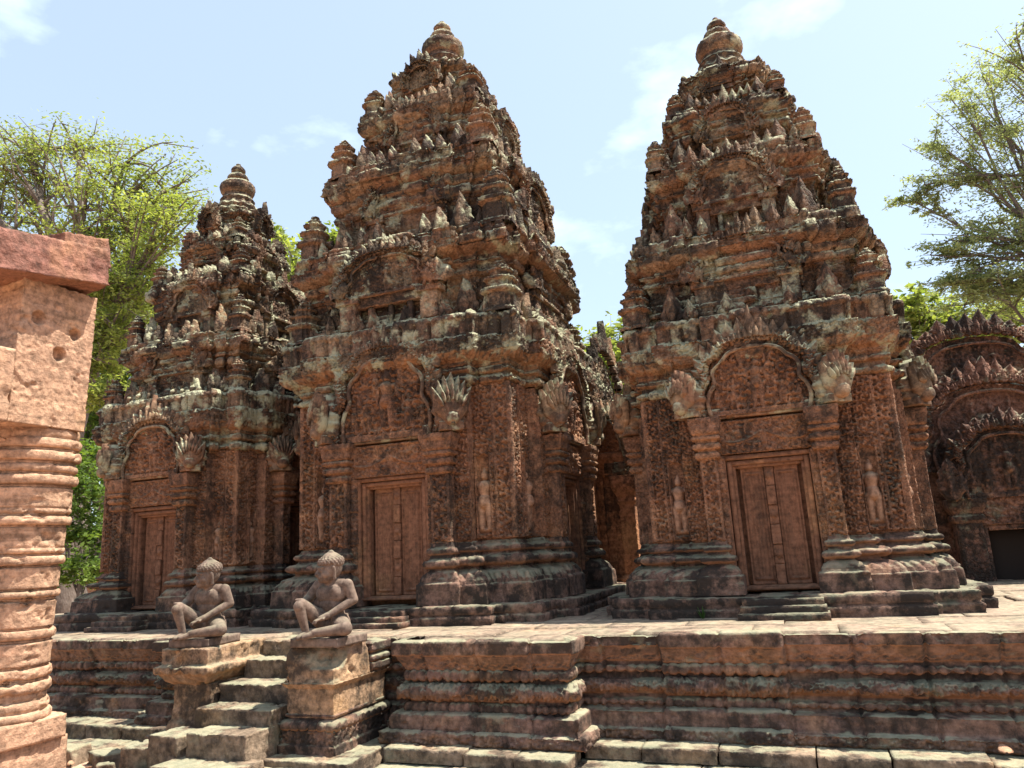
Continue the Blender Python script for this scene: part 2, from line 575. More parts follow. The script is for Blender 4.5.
        me.polygons.foreach_set('loop_start', np.concatenate([np.arange(nq)*4, nq*4+np.arange(nt)*3]).astype(np.int32))
        me.polygons.foreach_set('use_smooth', np.full(nq+nt, smooth))
        me.update(calc_edges=True)
        me.materials.append(mat)
        if not link:
            return me
        return obj(name, me, parent)


def resample(prof, res):
    pr = np.asarray([(p[0], p[1]) for p in prof], float)
    out = [pr[0]]
    for a, b in zip(pr[:-1], pr[1:]):
        n = max(1, int(round(np.linalg.norm(b-a)/res)))
        for k in range(1, n+1):
            out.append(a+(b-a)*k/n)
    return np.array(out)


def obj(name, me, parent=None, M=None):
    o = bpy.data.objects.new(name, me)
    COL.objects.link(o)
    if parent is not None:
        o.parent = parent
    if M is not None:
        o.matrix_local = M
    return o


def thing(name, label, cat, loc=(0, 0, 0), rz=0.0, group=None):
    o = bpy.data.objects.new(name, None)
    COL.objects.link(o)
    o.location = loc
    o.rotation_euler = (0, 0, rz)
    o.empty_display_size = .2
    tag(o, label, cat, group)
    return o


def tag(o, label, cat, group=None):
    o['label'] = label
    o['category'] = cat
    if group:
        o['group'] = group
    return o


def struct(o):
    o['kind'] = 'structure'
    return o


def T_(x, y, z):
    return Matrix.Translation((x, y, z))


def RZ(a):
    return Matrix.Rotation(a, 4, 'Z')


def RY(a):
    return Matrix.Rotation(a, 4, 'Y')


def RX(a):
    return Matrix.Rotation(a, 4, 'X')


def corners(rects, o):
    """redented square plan grown by o: corners counter-clockwise from the -y side"""
    hs = [h+o for h, d in rects]
    ds = [d+o for h, d in rects]
    n = len(rects)
    side = [(-hs[-1], -ds[-1])]
    for k in range(n-2, -1, -1):
        side += [(-hs[k], -ds[k+1]), (-hs[k], -ds[k])]
    side += [(-x, y) for x, y in side[:0:-1]]
    pts = []
    for q in range(4):
        c, s = [(1, 0), (0, 1), (-1, 0), (0, -1)][q]
        pts += [(c*x-s*y, s*x+c*y) for x, y in side]
    return np.array(pts)


def rect_corners(hx, hy, o):
    return np.array([(-hx-o, -hy-o), (hx+o, -hy-o), (hx+o, hy+o), (-hx-o, hy+o)])


def path_corners(pts, o):
    """open plan path, right hand side outward, mitred by o"""
    p = np.asarray(pts, float)
    d = np.diff(p, axis=0)
    d /= np.linalg.norm(d, axis=1)[:, None]
    n = np.stack([d[:, 1], -d[:, 0]], 1)
    out = [p[0]+n[0]*o]
    for i in range(1, len(p)-1):
        b = n[i-1]+n[i]
        b /= 1+np.dot(n[i-1], n[i])
        out.append(p[i]+b*o)
    out.append(p[-1]+n[-1]*o)
    return np.array(out)


def sweep(mb, fn, prof, res=.02, sres=None, closed=True, M=None, clip=None, cap=False):
    """sweep the profile [(offset, z, pattern, amp), ...] round the plan fn(offset)"""
    sres = sres or res
    pr = [tuple(p)+(None, 0) if len(p) < 4 else tuple(p) for p in prof]
    O, Z, K = [pr[0][0]], [pr[0][1]], [(None, 0, 0, 1)]
    for a, b in zip(pr[:-1], pr[1:]):
        L = math.hypot(b[0]-a[0], b[1]-a[1])
        n = max(1, int(round(L/res)))
        t0, tl = (b[4], b[5]) if len(b) > 5 else (0.0, L)
        for k in range(1, n+1):
            O.append(a[0]+(b[0]-a[0])*k/n)
            Z.append(a[1]+(b[1]-a[1])*k/n)
            K.append((b[2], b[3], t0+L*k/n, tl))
    base = fn(0.0)
    C = np.stack([fn(o) for o in O])           # M,K,2
    nk = C.shape[1]
    idx, fr, S = [], [], []
    s0 = 0
    for e in range(nk if closed else nk-1):
        L = np.linalg.norm(base[(e+1) % nk]-base[e])
        Lm = max(L, np.linalg.norm(C[len(O)//2][(e+1) % nk]-C[len(O)//2][e]))
        n = max(1, int(round(Lm/sres)))
        for k in range(n):
            idx.append(e)
            fr.append(k/n)
            S.append(-L/2+L*k/n+s0)
        s0 += round(L*3)
    if not closed:
        idx.append(nk-2)
        fr.append(1.0)
        S.append(S[-1]+.01)
    idx = np.array(idx)
    fr = np.array(fr)[None, :, None]
    S = np.array(S)
    A = C[:, idx]
    B = C[:, (idx+1) % nk]
    XY = A*(1-fr)+B*fr
    P = np.concatenate([XY, np.repeat(np.array(Z)[:, None, None], XY.shape[1], 1)], -1)
    D = np.zeros(P.shape[:2])
    for r, (k, amp, t, th) in enumerate(K):
        if k:
            D[r] = pattern(k, S, np.full_like(S, t), th, amp)
    m, n = P.shape[:2]
    if cap:
        ctr = P[-1].mean(0)
        P = np.concatenate([P, (P[-1:]+ctr)/2, np.repeat(ctr[None, None], n, 1)], 0)
        D = np.concatenate([D, 0*D[-2:]], 0)
    if clip is None:
        mb.grid(P, D, wrap=closed, M=M)
    else:
        m = P.shape[0]
        i = np.arange(m-1)[:, None]
        j = np.arange(n if closed else n-1)[None, :]
        Q = np.stack([i*n+j, i*n+(j+1) % n, (i+1)*n+(j+1) % n, (i+1)*n+j], -1).reshape(-1, 4)
        V = P.reshape(-1, 3)
        c = V[Q].mean(1)
        Q = Q[clip(c)]
        mb.add(V, Q, None, D, M)


def torus(o, z0, z1, b, kind=None, amp=0):
    q = [(o+b*math.sin(math.pi*k/6), z0+(z1-z0)*(1-math.cos(math.pi*k/6))/2) for k in range(7)]
    d = [0]
    for u, v in zip(q[:-1], q[1:]):
        d.append(d[-1]+math.hypot(v[0]-u[0], v[1]-u[1]))
    return [(o, z0)] + [(q[k][0], q[k][1], kind, amp, d[k-1], d[-1]) for k in range(1, 7)]


# ------------------------------------------------------------------ architectural pieces (all face -y)
def post_prof(mb, cx, cy, hx, hy, prof, res=.02, M=None, cap=True):
    sweep(mb, lambda o: rect_corners(hx, hy, o)+np.array([cx, cy]), prof, res, cap=cap, M=M)


ARCH = [(-.5, 0), (-.53, .18), (-.50, .36), (-.43, .455), (-.425, .50), (-.455, .60), (-.425, .74), (-.345, .80), (-.32, .825), (-.285, .92), (-.16, .985), (0, 1.0)]


def arch_line(w, h, n=60):
    a = np.array(ARCH+[(-x, z) for x, z in ARCH[-2::-1]])
    d = np.r_[0, np.cumsum(np.hypot(*np.diff(a, axis=0).T))]
    q = np.linspace(0, d[-1], n)
    x = np.interp(q, d, a[:, 0])
    z = np.interp(q, d, a[:, 1])
    k = np.array([.25, .5, .25])
    for _ in range(2):
        x[1:-1] = np.convolve(x, k, 'valid')
        z[1:-1] = np.convolve(z, k, 'valid')
    return np.stack([x*w, z*h], 1)


def tympanum(mb, w, h, y, z0, th, res=.012, amp=.05, cell=.13, M=None, fig=True):
    L = arch_line(w*.96, h*.97, 120)
    half = L[:60]
    o = np.argsort(half[:, 1])
    nv = max(6, int(h/res))
    nu = max(6, int(w/res))
    v = np.linspace(0, .995, nv)
    hw = -np.interp(v*h, half[o, 1], half[o, 0])
    u = np.linspace(-1, 1, nu)
    X = hw[:, None]*u[None]
    Z = np.repeat((v*h)[:, None], nu, 1)
    H = amp*1.5*(scroll(X, Z, cell, 5)-.6)
    if fig:
        H = np.maximum(H, 1.7*figure_relief(X, Z, 0, h*.10, h*.66, .075))
        for fx, fz, fh_ in ((-.22, .09, .40), (.22, .09, .40), (-.36, .09, .30), (.36, .09, .30), (-.13, .52, .30), (.13, .52, .30)):
            H = np.maximum(H, figure_relief(X, Z, fx*w, fz*h, h*fh_)*1.7)
        H = np.where(Z < h*.07, amp*.8, H)
    P = np.stack([X, np.full_like(X, y)-H, Z+z0], -1)
    mb.grid(P, M=M)
    P2 = np.stack([X[:, [0, -1]], np.full((nv, 2), y+th), Z[:, [0, -1]]+z0], -1)
    mb.grid(np.stack([P2[:, 0], P[:, 0]], 1), M=M)
    mb.grid(np.stack([P[:, -1], P2[:, 1]], 1), M=M)
    mb.grid(P2[:, ::-1], M=M)
    mb.grid(np.stack([P2[0], P[0][[0, -1]]], 0), M=M)


def capsule_h(X, Z, a, b, r0, r1):
    a = np.array(a)
    b = np.array(b)
    d = b-a
    t = np.clip(((X-a[0])*d[0]+(Z-a[1])*d[1])/(d@d+1e-9), 0, 1)
    dist = np.hypot(X-a[0]-t*d[0], Z-a[1]-t*d[1])
    r = r0+(r1-r0)*t
    return np.sqrt(np.clip(r*r-dist*dist, 0, None))


def figure_relief(X, Z, cx, z0, h, k=.06):
    """a standing guardian in relief"""
    q = lambda x, z: (cx+x*h, z0+z*h)
    parts = [(q(0, .87), q(0, .90), .065, .06), (q(0, .95), q(0, 1.0), .04, .015), (q(0, .70), q(0, .58), .115, .085),
             (q(-.13, .73), q(.13, .73), .05, .05), (q(0, .50), q(0, .45), .11, .12), (q(-.065, .42), q(-.07, .06), .085, .055),
             (q(.065, .42), q(.07, .06), .085, .055), (q(-.16, .72), q(-.19, .50), .042, .035), (q(-.19, .50), q(-.13, .36), .035, .03),
             (q(.16, .72), q(.22, .52), .042, .035), (q(.22, .52), q(.15, .66), .035, .03), (q(-.13, .03), q(.13, .03), .035, .035), (q(-.14, .30), q(.14, .30), .03, .03)]
    H = 0*X
    for a, b, r0, r1 in parts:
        H = np.maximum(H, capsule_h(X, Z, a, b, r0*h, r1*h))
    return H


def arch_band(mb, w, h, y, z0, r, M=None, res=.03):
    L = arch_line(w, h, 70)
    pts = np.stack([L[:, 0], np.full(70, y), L[:, 1]+z0], 1)
    mb.tube(pts, r*.9, 28, M=M, res=.014, rel=.05, cell=.075)
    L2 = arch_line(w*.82, h*.86, 70)
    pts = np.stack([L2[:, 0], np.full(70, y-.02), L2[:, 1]+z0], 1)
    mb.tube(pts, r*.45, 10, M=M, res=res)
    crest(mb, w*.98, h*.97, y-.05, z0, .075, .085, M=M, th=.045, skip=.02)


def crest(mb, w, h, y, z0, lw, lh, M=None, th=.06, skip=.0, n=None):
    L = arch_line(w, h, 200)
    d = np.r_[0, np.cumsum(np.hypot(*np.diff(L, axis=0).T))]
    n = n or max(7, int(d[-1]/(lw*.82)) | 1)
    for k in range(n):
        f = (k+.5)/n
        if f < skip or f > 1-skip:
            continue
        q = f*d[-1]
        x = np.interp(q, d, L[:, 0])
        z = np.interp(q, d, L[:, 1])
        i = min(max(np.searchsorted(d, q), 4), 195)
        t = L[i+4]-L[i-4]
        ang = math.atan2(-t[1], t[0])
        ang *= .55
        cs = 1+.9*max(0, 1-abs(f-.5)*9)
        m = T_(x, y, z0+z) @ RY(ang)
        mb.leaf(lw*(.85+.35*random.random()), lh*cs*(.65+.5*random.random()), th, M=(M @ m) if M is not None else m, nu=9, nv=11, ribs=3)


def prasat(mb, w, h, M=None):
    """a miniature tower"""
    rect = [(w*.28, w*.5), (w*.42, w*.42)]
    pr = [(.1*w, 0), (.1*w, .06*h), (0, .09*h), (0, .34*h), (.13*w, .38*h), (.13*w, .44*h), (-.06*w, .46*h), (-.06*w, .58*h), (.03*w, .61*h), (.03*w, .65*h),
          (-.14*w, .67*h), (-.14*w, .76*h), (-.07*w, .79*h), (-.07*w, .82*h), (-.23*w, .85*h), (-.2*w, .9*h), (-.3*w, .95*h), (-.38*w, h)]
    sweep(mb, lambda o: corners(rect, o), pr, .018, cap=True, M=M)


def face4(name, me, parent, mats=(0, 1, 2, 3), off=None):
    out = []
    for k in mats:
        m = RZ(k*math.pi/2)
        if off is not None:
            m = m @ off
        out.append(obj(name, me, parent, m))
    return out


# ------------------------------------------------------------------ temple tower
def temple_tower(label, loc, P, seed, lean=0.0, S=1.0):
    t = thing('temple_tower', label, 'tower', loc)
    if S != 1.0:
        t.scale = (S, S, S)
    w, pw, pd = P['w'], P['pw'], P['pd']          # wall half width, porch half width, porch depth
    zp, zb, zw, zc0, zc1, zc2 = P['zp'], P['zb'], P['zw'], P['zc0'], P['zc1'], P['zc2']
    dw, dz0, dz1 = P['dw'], P['dz0'], P['dz1']
    px, phw = P['px'], P['phw']
    zs0, zs1, zcap = P['zb'], P['zs1'], P['zcap']
    py = -(pd+.2)                                 # front of the porch pilasters
    body = [(pw, pd), (w, w)]
    # plinth
    mb = MB()
    prof = [(.52, -.03), (.52, zp*.42, 'dent', .006), (.48, zp*.5), (.50, zp*.6), (.50, zp*.98), (.46, zp), (-.1, zp+.004)]
    sweep(mb, lambda o: corners([(px+.26, pd+.02), (pw+.03, pd-.12), (w, w-.02)], o), prof, .035)
    mb.build('plinth', M_base, t, .008, .035, 5.5, seed, blocks=(.5, .42, .03, .02))
    # stepped base mouldings, open at the doors
    mb = MB()
    b = zb-zp
    prof = [(.32, zp+.003), (.31, zp+b*.30), (.285, zp+b*.33), (.19, zp+b*.50, 'petal', .022), (.12, zp+b*.53), (.08, zp+b*.56), (.08, zp+b*.60)]
    prof += torus(.08, zp+b*.60, zp+b*.76, .10, 'beads', .012) + [(.05, zp+b*.79), (.05, zp+b*.82)] + torus(.05, zp+b*.82, zp+b*.93, .05) + [(.02, zb), (-.02, zb+.003)]
    dc = px-phw*.6
    cl = lambda c: ~(((np.abs(c[:, 0]) < dc) & (np.abs(c[:, 1]) > w+.02)) | ((np.abs(c[:, 1]) < dc) & (np.abs(c[:, 0]) > w+.02)))
    sweep(mb, lambda o: corners(body, o), prof, .02, clip=cl)
    mb.build('base_moulding', M_base, t, .006, .02, 6, seed+1, blocks=(10, .45, .025, .02))
    # walls
    mb = MB()
    prof = [(0, zp), (0, zb), (0, zw)]
    clw = lambda c: ~((c[:, 2] < dz1+.05) & (((np.abs(c[:, 0]) < dw+.16) & (np.abs(c[:, 1]) > w+.02)) | ((np.abs(c[:, 1]) < dw+.16) & (np.abs(c[:, 0]) > w+.02))))
    sweep(mb, lambda o: corners(body, o), prof, .05, clip=clw)
    mb.build('wall', M_wall, t, .008, .02, 4, seed+2, blocks=(.33, .6, .012, .01))
    # wall head mouldings and main cornice
    mb = MB()
    h = zc0-zw
    o0 = P['co']
    prof = [(.0, zw), (.05, zw+.02)] + torus(.05, zw+.03, zw+h*.26, .05, 'petal', .012) + [(.03, zw+h*.32), (.03, zw+h*.40)] + torus(.05, zw+h*.40, zw+h*.58, .05)
    prof += [(.06, zw+h*.64), (.08, zw+h*.72, 'beads', .02), (.12, zw+h*.80), (o0, zc0, 'petal', .02)]
    prof += [(o0+.01, zc0+.01), (o0+.02, zc1, 'fscroll', .02), (o0-.03, zc1+.02), (o0-.02, zc2-.10, 'dent', .05), (o0-.04, zc2, 'petal', .03), (o0-.15, zc2+.01), (-.35, zc2+.05)]
    sweep(mb, lambda o: corners(body, o), prof, .02)
    corn = mb.build('main_cornice', M_corn, t, .010, .06, 5.5, seed+3, blocks=(10, .36, .055, .03))
    # carved wall panels, corner pilasters and guardians in niches
    xa, xb = pw, w
    pil = P['pil']
    zbp, ztp = zb+.02, zw+.02
    mb = MB()
    mb.box(xb-pil, xb+.045, -w-.045, -w+.02, zbp, ztp, .0125, lambda a, z: np.where(np.abs(a) > pil*.36, .006, .05*(scroll(a, z, pil*.62, 1)-.7)), faces='xXyzZ')
    me = mb.build('corner_pilaster', M_wall, None, .006, .03, 5, seed, link=False)
    face4('corner_pilaster', me, t)
    mb = MB()
    mb.box(xb-pil, xb+.045, -w-.045, -w+.02, zbp, ztp, .0125, lambda a, z: np.where(np.abs(a) > pil*.36, .006, .05*(scroll(a, z, pil*.62, 2)-.7)), faces='xXyzZ', M=Matrix.Scale(-1, 4, (1, 0, 0)))
    mb.Q = [q[:, ::-1] for q in mb.Q]
    me = mb.build('corner_pilaster', M_wall, None, .006, .03, 5, seed+4, link=False)
    face4('corner_pilaster', me, t)
    nw = xb-pil-xa
    fh = min(.72*P['fs'], nw*3.4)

    def niche(a, z):
        zz = z
        fr = (scroll(a, zz, .10*P['fs'], 6)-.7)*.042
        inn = (np.abs(a) < nw*.36) & (zz > .05) & (zz < .12+fh*1.12-np.abs(a)*.5)
        H = np.where(inn, -.062, fr-.0)
        edge = (np.abs(np.abs(a)-nw*.38) < .014) & (zz < .12+fh*1.1)
        H = np.where(edge, .02, H)
        return H
    for sgn in (1, -1):
        mb = MB()
        x0, x1 = (xa, xb-pil) if sgn > 0 else (-xb+pil, -xa)
        mb.box(x0-.01, x1+.01, -w-.068, -w+.02, zbp+.01, ztp, .0115, niche, faces='xXyzZ')
        me = mb.build('guardian_niche', M_wall, None, .005, .0, 5, seed+5, link=False)
        ni = face4('guardian_niche', me, t)
        xm = (x0+x1)/2
        ga, gz = np.meshgrid(np.linspace(-nw*.42, nw*.42, 44), np.linspace(.06, .12+fh, 90))
        H = 1.5*figure_relief(ga, gz, 0, .08, fh*.95)
        Vf = np.stack([xm+ga, -w-.002-H, gz+zbp+.01], -1).reshape(-1, 3)
        i_, j_ = np.arange(89)[:, None], np.arange(43)[None]
        Qf = np.stack([i_*44+j_, i_*44+j_+1, (i_+1)*44+j_+1, (i_+1)*44+j_], -1).reshape(-1, 4)
        Qf = Qf[(H.reshape(-1)[Qf] > 0).any(1)]
        us = np.unique(Qf)
        mp_ = np.full(len(Vf), -1)
        mp_[us] = np.arange(len(us))
        mb = MB()
        mb.add(Vf[us], mp_[Qf])
        mef = mb.build('carved_guardian', M_fig, None, .003, .0, 8, seed+5, link=False)
        for o in ni:
            obj('carved_guardian', mef, o)
    # porch side strips
    for sgn in (1, -1):
        mb = MB()
        x0, x1 = sorted((sgn*(px+phw*.5), sgn*(pw+.012)))
        mb.box(x0, x1, -pd-.042, -w-.01, zbp, zw-.1, .0125, lambda a, z: .04*(scroll(a, z, .085*P['fs'], 8)-.7), faces='xXyzZ')
        me = mb.build('porch_side_strip', M_wall, None, .006, .03, 5, seed+6, link=False)
        face4('porch_side_strip', me, t)
    # false doors
    fd = MB()
    yd = -(pd-.02)
    ow = dw+.02
    for q, (a, b2) in enumerate(((.16, 0.0), (.075, -.035), (.03, -.07))):       # nested frames
        x1 = ow+.13-(.16-a)*.75
        x0 = x1-.055
        y0 = yd-.10+.035*q
        for sg in (-1, 1):
            fd.box(min(sg*x0, sg*x1), max(sg*x0, sg*x1), y0, yd+.16, dz0, dz1+(x0-ow)+.05, .05)
        fd.box(-x0, x0, y0+.003, yd+.16, dz1+(x0-ow), dz1+(x0-ow)+.05, .05)
        fd.box(-x0, x0, y0+.003, yd+.16, dz0-.02+.002*q, dz0+.025-(x0-ow)*.2, .05)
    fd.box(-ow-.16, ow+.16, yd+.12, yd+.22, zp, dz1+.2, .2)
    me = fd.build('false_door', M_door, None, .003, .01, 5, seed, link=False)
    doors = face4('false_door', me, t)
    lw = (ow-.055)/1.0
    lf = MB()

    def leafpat(a, z):
        H = dz1-dz0-.06
        ins = np.minimum(np.minimum(a+lw*.36, lw*.36-a), np.minimum(z-.03, H-.03-z))
        return np.where(ins < 0, 0.0, np.where(ins < .022, -.018, np.where(ins < .045, .010, -.012+.008*np.cos(a/.036*6.28))))
    lf.box(.055, lw-.012, yd+.045, yd+.13, dz0+.03, dz1-.01, .012, leafpat, faces='xXyzZ')
    me = lf.build('door_leaf', M_door, None, .003, 0, 5, seed, link=False)
    bm_ = MB()
    nb = 6
    for i in range(nb):
        z0 = dz0+.03+(dz1-dz0-.05)*i/nb
        z1 = dz0+.03+(dz1-dz0-.05)*(i+1)/nb
        bm_.box(-.05, .05, yd+.02 if i % 2 else yd-.0, yd+.13, z0+.002, z1-.002, .014, (lambda a, z: .03*np.sqrt(np.clip(1-(np.hypot(a, z-(z1-z0)/2)/.042)**2, 0, 1))) if i % 2 else None)
    me2 = bm_.build('door_band', M_door, None, .003, .01, 5, seed, link=False)
    for d in doors:
        obj('door_leaf', me, d)
        obj('door_leaf', me, d, Matrix.Translation((0, 0, 0)) @ T_(-lw-.043, 0, 0))
        obj('door_band', me2, d)
    # colonnettes
    mb = MB()
    zt = zs1+.02
    cr_ = P['cr']
    cp = []
    nr = 26
    for i in range(nr*4+1):
        z = zp+.02+(zt-zp-.02)*i/(nr*4)
        f = i/(nr*4)
        big = max(math.cos(2*math.pi*f*4), 0)**6*.28
        cp.append((cr_*(.86+.16*(i % 4 in (1, 2))+big), z))
    mb.lathe([(0, zp+.02)]+cp+[(0, zt)], 0, 0, .02, 16)
    me = mb.build('colonnette', M_wall, None, .004, .01, 6, seed, link=False)
    xc = (px-phw-(ow+.13))/2+ow+.13
    for sg in (-1, 1):
        face4('colonnette', me, t, off=T_(sg*max(xc, ow+.09), -(pd+.06), 0))
    # porch pilasters: base, shaft, capital
    sh = MB()
    sh.box(-phw, phw, py, -pd+.1, zb, zs1, .0125, lambda a, z: np.where(np.abs(a) > phw*.72, .008, .042*(scroll(a, z, phw*1.25, 4)-.7)), faces='xXyzZ')
    mes = sh.build('pilaster', M_wall, None, .006, .03, 5, seed+7, link=False)
    bs = MB()
    b = zb-zp
    hy = (abs(py)-pd+.14)/2
    bp = [(.16, zp+.004), (.155, zp+b*.34), (.12, zp+b*.38), (.07, zp+b*.52, 'petal', .015), (.03, zp+b*.56)] + torus(.03, zp+b*.58, zp+b*.74, .07) + [(.02, zp+b*.78)] + torus(.02, zp+b*.8, zp+b*.92, .04) + [(.0, zb+.01)]
    post_prof(bs, 0, py+hy, phw, hy-.01, bp, .018)
    meb = bs.build('pilaster_base', M_base, None, .010, .05, 4, seed+8, link=False)
    cpm = MB()
    ch = zcap-zs1
    cpp = [(.005, zs1-.03)] + torus(.005, zs1-.02, zs1+ch*.14, .035, 'beads', .01) + [(.01, zs1+ch*.18)] + torus(.015, zs1+ch*.20, zs1+ch*.36, .045, 'petal', .01) + [(.03, zs1+ch*.40)]
    cpp += torus(.03, zs1+ch*.42, zs1+ch*.55, .045) + [(.05, zs1+ch*.58), (.075, zs1+ch*.78, 'petal', .012), (P['capo'], zcap-.06), (P['capo'], zcap), (0, zcap+.003)]
    post_prof(cpm, 0, py+hy-.01, phw, hy, cpp, .018)
    mec = cpm.build('capital', M_wall, None, .008, .04, 4, seed+9, link=False)
    for sg in (-1, 1):
        for o in face4('pilaster', mes, t, off=T_(sg*px, 0, 0)):
            obj('pilaster_base', meb, o)
            obj('capital', mec, o)
    # lintel
    mb = MB()
    lx = px+phw*.2
    lh = zcap-.04-(zs1+.03)

    def lint(a, z):
        arc = np.abs(z-lh*(.62-.3*np.abs(np.sin(np.abs(a)/lx*math.pi*1.02))))
        H = .065*(scroll(a, z, .14*P['fs'], 9)-.6)
        H = np.maximum(H, .045*np.clip(1-arc/.03, 0, 1))
        H = np.maximum(H, figure_relief(a, z, 0, lh*.25, lh*.68)*1.6)
        return np.where((z > lh*.92), .03, H)
    mb.box(-lx, lx, -(pd+.11), -pd+.1, zs1+.03, zcap-.04, .0115, lint, faces='xXyzZ')
    me = mb.build('lintel', M_wall, None, .005, .02, 5, seed+10, link=False)
    face4('lintel', me, t)
    # pediment over each door
    pw_, ph_, pz = P['pedw'], P['pedh'], zcap+.01
    mb = MB()
    tympanum(mb, pw_, ph_, -(pd+.13), pz, .35, amp=.085, cell=.145*P['fs'], res=.0105)
    me = mb.build('pediment', M_wall, None, .006, .03, 5, seed+11, link=False)
    peds = face4('pediment', me, t)
    mb = MB()
    arch_band(mb, pw_*1.07, ph_*1.04, -(pd+.20), pz, .055*P['fs'])
    for sg in (-1, 1):
        mb.box(min(sg*pw_*.36, sg*pw_*.62), max(sg*pw_*.36, sg*pw_*.62), -(pd+.18), -pd+.05, pz, pz+ph_*.10, .03)
    mb.box(-pw_*.5, pw_*.5, -(pd+.17), -pd+.05, pz-.03, pz+.035, .03)
    me_a = mb.build('arch_band', M_ped, None, .006, .06, 4.5, seed+12, link=False)
    mb = MB()
    crest(mb, pw_*1.1, ph_*1.07, -(pd+.17), pz, .15*P['fs'], .17*P['fs'], th=.08, skip=.17)
    me_c = mb.build('flame_crest', M_ped, None, .010, .03, 6, seed+13, link=False)
    mb = MB()
    nh = P['nagah']
    mb.leaf(P['nagaw'], nh, .16, nu=25, nv=30, ribs=5, kind='fan', back=1.2)
    mb.leaf(P['nagaw']*.92, nh*.98, .09, nu=25, nv=28, ribs=4, kind='fan', back=1.0)
    for a in (-.80, -.5, -.25, 0, .25, .5, .80):
        L_ = nh*(.93-.20*abs(a))
        mb.leaf(P['nagaw']*.44, L_, .11, M=T_(0, -.09-.03*(1-abs(a)), nh*.10) @ RY(a*.62), nu=13, nv=20, ribs=2, kind='fan', back=0)
        mb.leaf(P['nagaw']*.17, L_*.36, .07, M=T_(math.sin(a*.62)*L_*.45, -.18-.02*(1-abs(a)), nh*.10+math.cos(a*.62)*L_*.45) @ RY(a*.62), nu=9, nv=10, ribs=2, kind='fan', back=0)
    mb.lathe([(0, -.14), (.05, -.13), (.09, -.08), (.10, 0), (.09, .08), (.05, .13), (0, .14)], 0, 0, .02, 18, M=T_(0, -.12, nh*.22) @ RX(math.pi/2))
    mb.box(-P['nagaw']*.34, P['nagaw']*.34, -.14, .2, 0, nh*.16, .025)
    me_n = mb.build('naga_head', M_ped, None, .006, .035, 6, seed+14, link=False)
    for p_ in peds:
        obj('arch_band', me_a, p_)
        obj('flame_crest', me_c, p_)
        for sg in (-1, 1):
            obj('naga_head', me_n, p_, T_(sg*P['nagax'], -(pd+.17), pz+.005) @ RZ(sg*.62))
    # the tiers
    zprev = zc2+.03
    prevc = w+o0
    prevpd = (pd+o0)
    for k, (tw, tc, z0, z1, z2) in enumerate(P['tiers']):
        pj = tw*.13
        sx = lean*(z0-zc2)
        rect = [(tw*.56, tw+pj), (tw*.8, tw+pj*.35), (tw, tw)]
        mb = MB()
        H = z1-z0
        co = tc-tw
        prof = [(.10, z0-.06), (.10, z0+.05), (.05, z0+.07)] + torus(.02, z0+.07, z0+.14, .03) + [(0, z0+.16), (0, z0+H*.58, 'scroll', .02), (.03, z0+H*.60)]
        prof += torus(.03, z0+H*.62, z0+H*.72, .04) + [(.03, z0+H*.76)] + torus(.04, z0+H*.78, z0+H*.88, .045) + [(.06, z0+H*.92), (co, z1, 'petal', .015)]
        prof += [(co+.01, z1+.01), (co+.015, z1+(z2-z1)*.45, 'fscroll', .015), (co-.03, z1+(z2-z1)*.5), (co-.025, z2, 'dent', .03), (co-.14, z2+.02), (-tw*.4, z2+.05)]
        sweep(mb, lambda o: corners(rect, o), prof, .022, M=T_(sx, 0, 0))
        tr = mb.build('tier', M_tier, t, .016, .08, 4.6, seed+20+k, blocks=(H*.25, .34, .10, .03))
        # false niches on the four sides
        for q in range(4):
            mb = MB()
            hwn = tw*.42
            yy = -(tw+pj+.05)
            for sg in (-1, 1):
                mb.box(sg*hwn-tw*.085, sg*hwn+tw*.085, yy-.10, yy+.08, z0+.0, z0+H*.46, .025)
                mb.box(sg*hwn-tw*.12, sg*hwn+tw*.12, yy-.13, yy+.08, z0+H*.40, z0+H*.50, .025)
                mb.leaf(tw*.30, H*.36, .12, M=T_(sg*hwn*1.22, yy-.09, z0+H*.50) @ RZ(sg*.4), nu=11, nv=13, ribs=4, kind='fan')
            mb.box(-hwn*.8, hwn*.8, yy-.05, yy+.06, z0+H*.33, z0+H*.50, .02, lambda a, z: .02*(scroll(a, z, .08)-.3))
            mb.box(-hwn*.55, -hwn*.42, yy-.03, yy+.06, z0, z0+H*.34, .03)
            mb.box(hwn*.42, hwn*.55, yy-.03, yy+.06, z0, z0+H*.34, .03)
            mb.box(-.03, .03, yy-.01, yy+.06, z0, z0+H*.34, .03)
            tympanum(mb, hwn*2.1, H*.62, yy-.08, z0+H*.48, .22, res=.016, amp=.05, cell=.09, fig=True)
            arch_band(mb, hwn*2.3, H*.66, yy-.13, z0+H*.48, .05)
            crest(mb, hwn*2.35, H*.68, yy-.12, z0+H*.48, .13, .15, th=.08, skip=.08)
            me = mb.build('false_niche', M_tier, None, .016, .07, 3.5, seed+30+k*4+q, link=False)
            obj('false_niche', me, tr, T_(sx, 0, 0) @ RZ(q*math.pi/2) @ RX(random.uniform(-.03, .02)) @ T_(random.uniform(-.02, .02), 0, 0))
        # antefixes standing on the cornice below
        aw = .30*(prevc/1.58)**.5*P['fs']
        ah = (z1-zprev)*.74
        mb = MB()
        prasat(mb, aw, ah)
        mea = [mb.build('antefix', M_tier, None, .010, .07, 6, seed+40+k*3+v, link=False) for v in range(2)]
        mb = MB()
        mb.leaf(aw*.95, ah*.8, .11, nu=15, nv=18, ribs=3)
        mb.leaf(aw*.5, ah*.55, .09, M=T_(0, -.09, .02), nu=9, nv=12, ribs=2, kind='fan')
        mb.box(-aw*.5, aw*.5, -.12, .10, -.04, .03, .04)
        mel = [mb.build('antefix', M_tier, None, .014, .05, 5, seed+50+k*3+v, link=False) for v in range(2)]
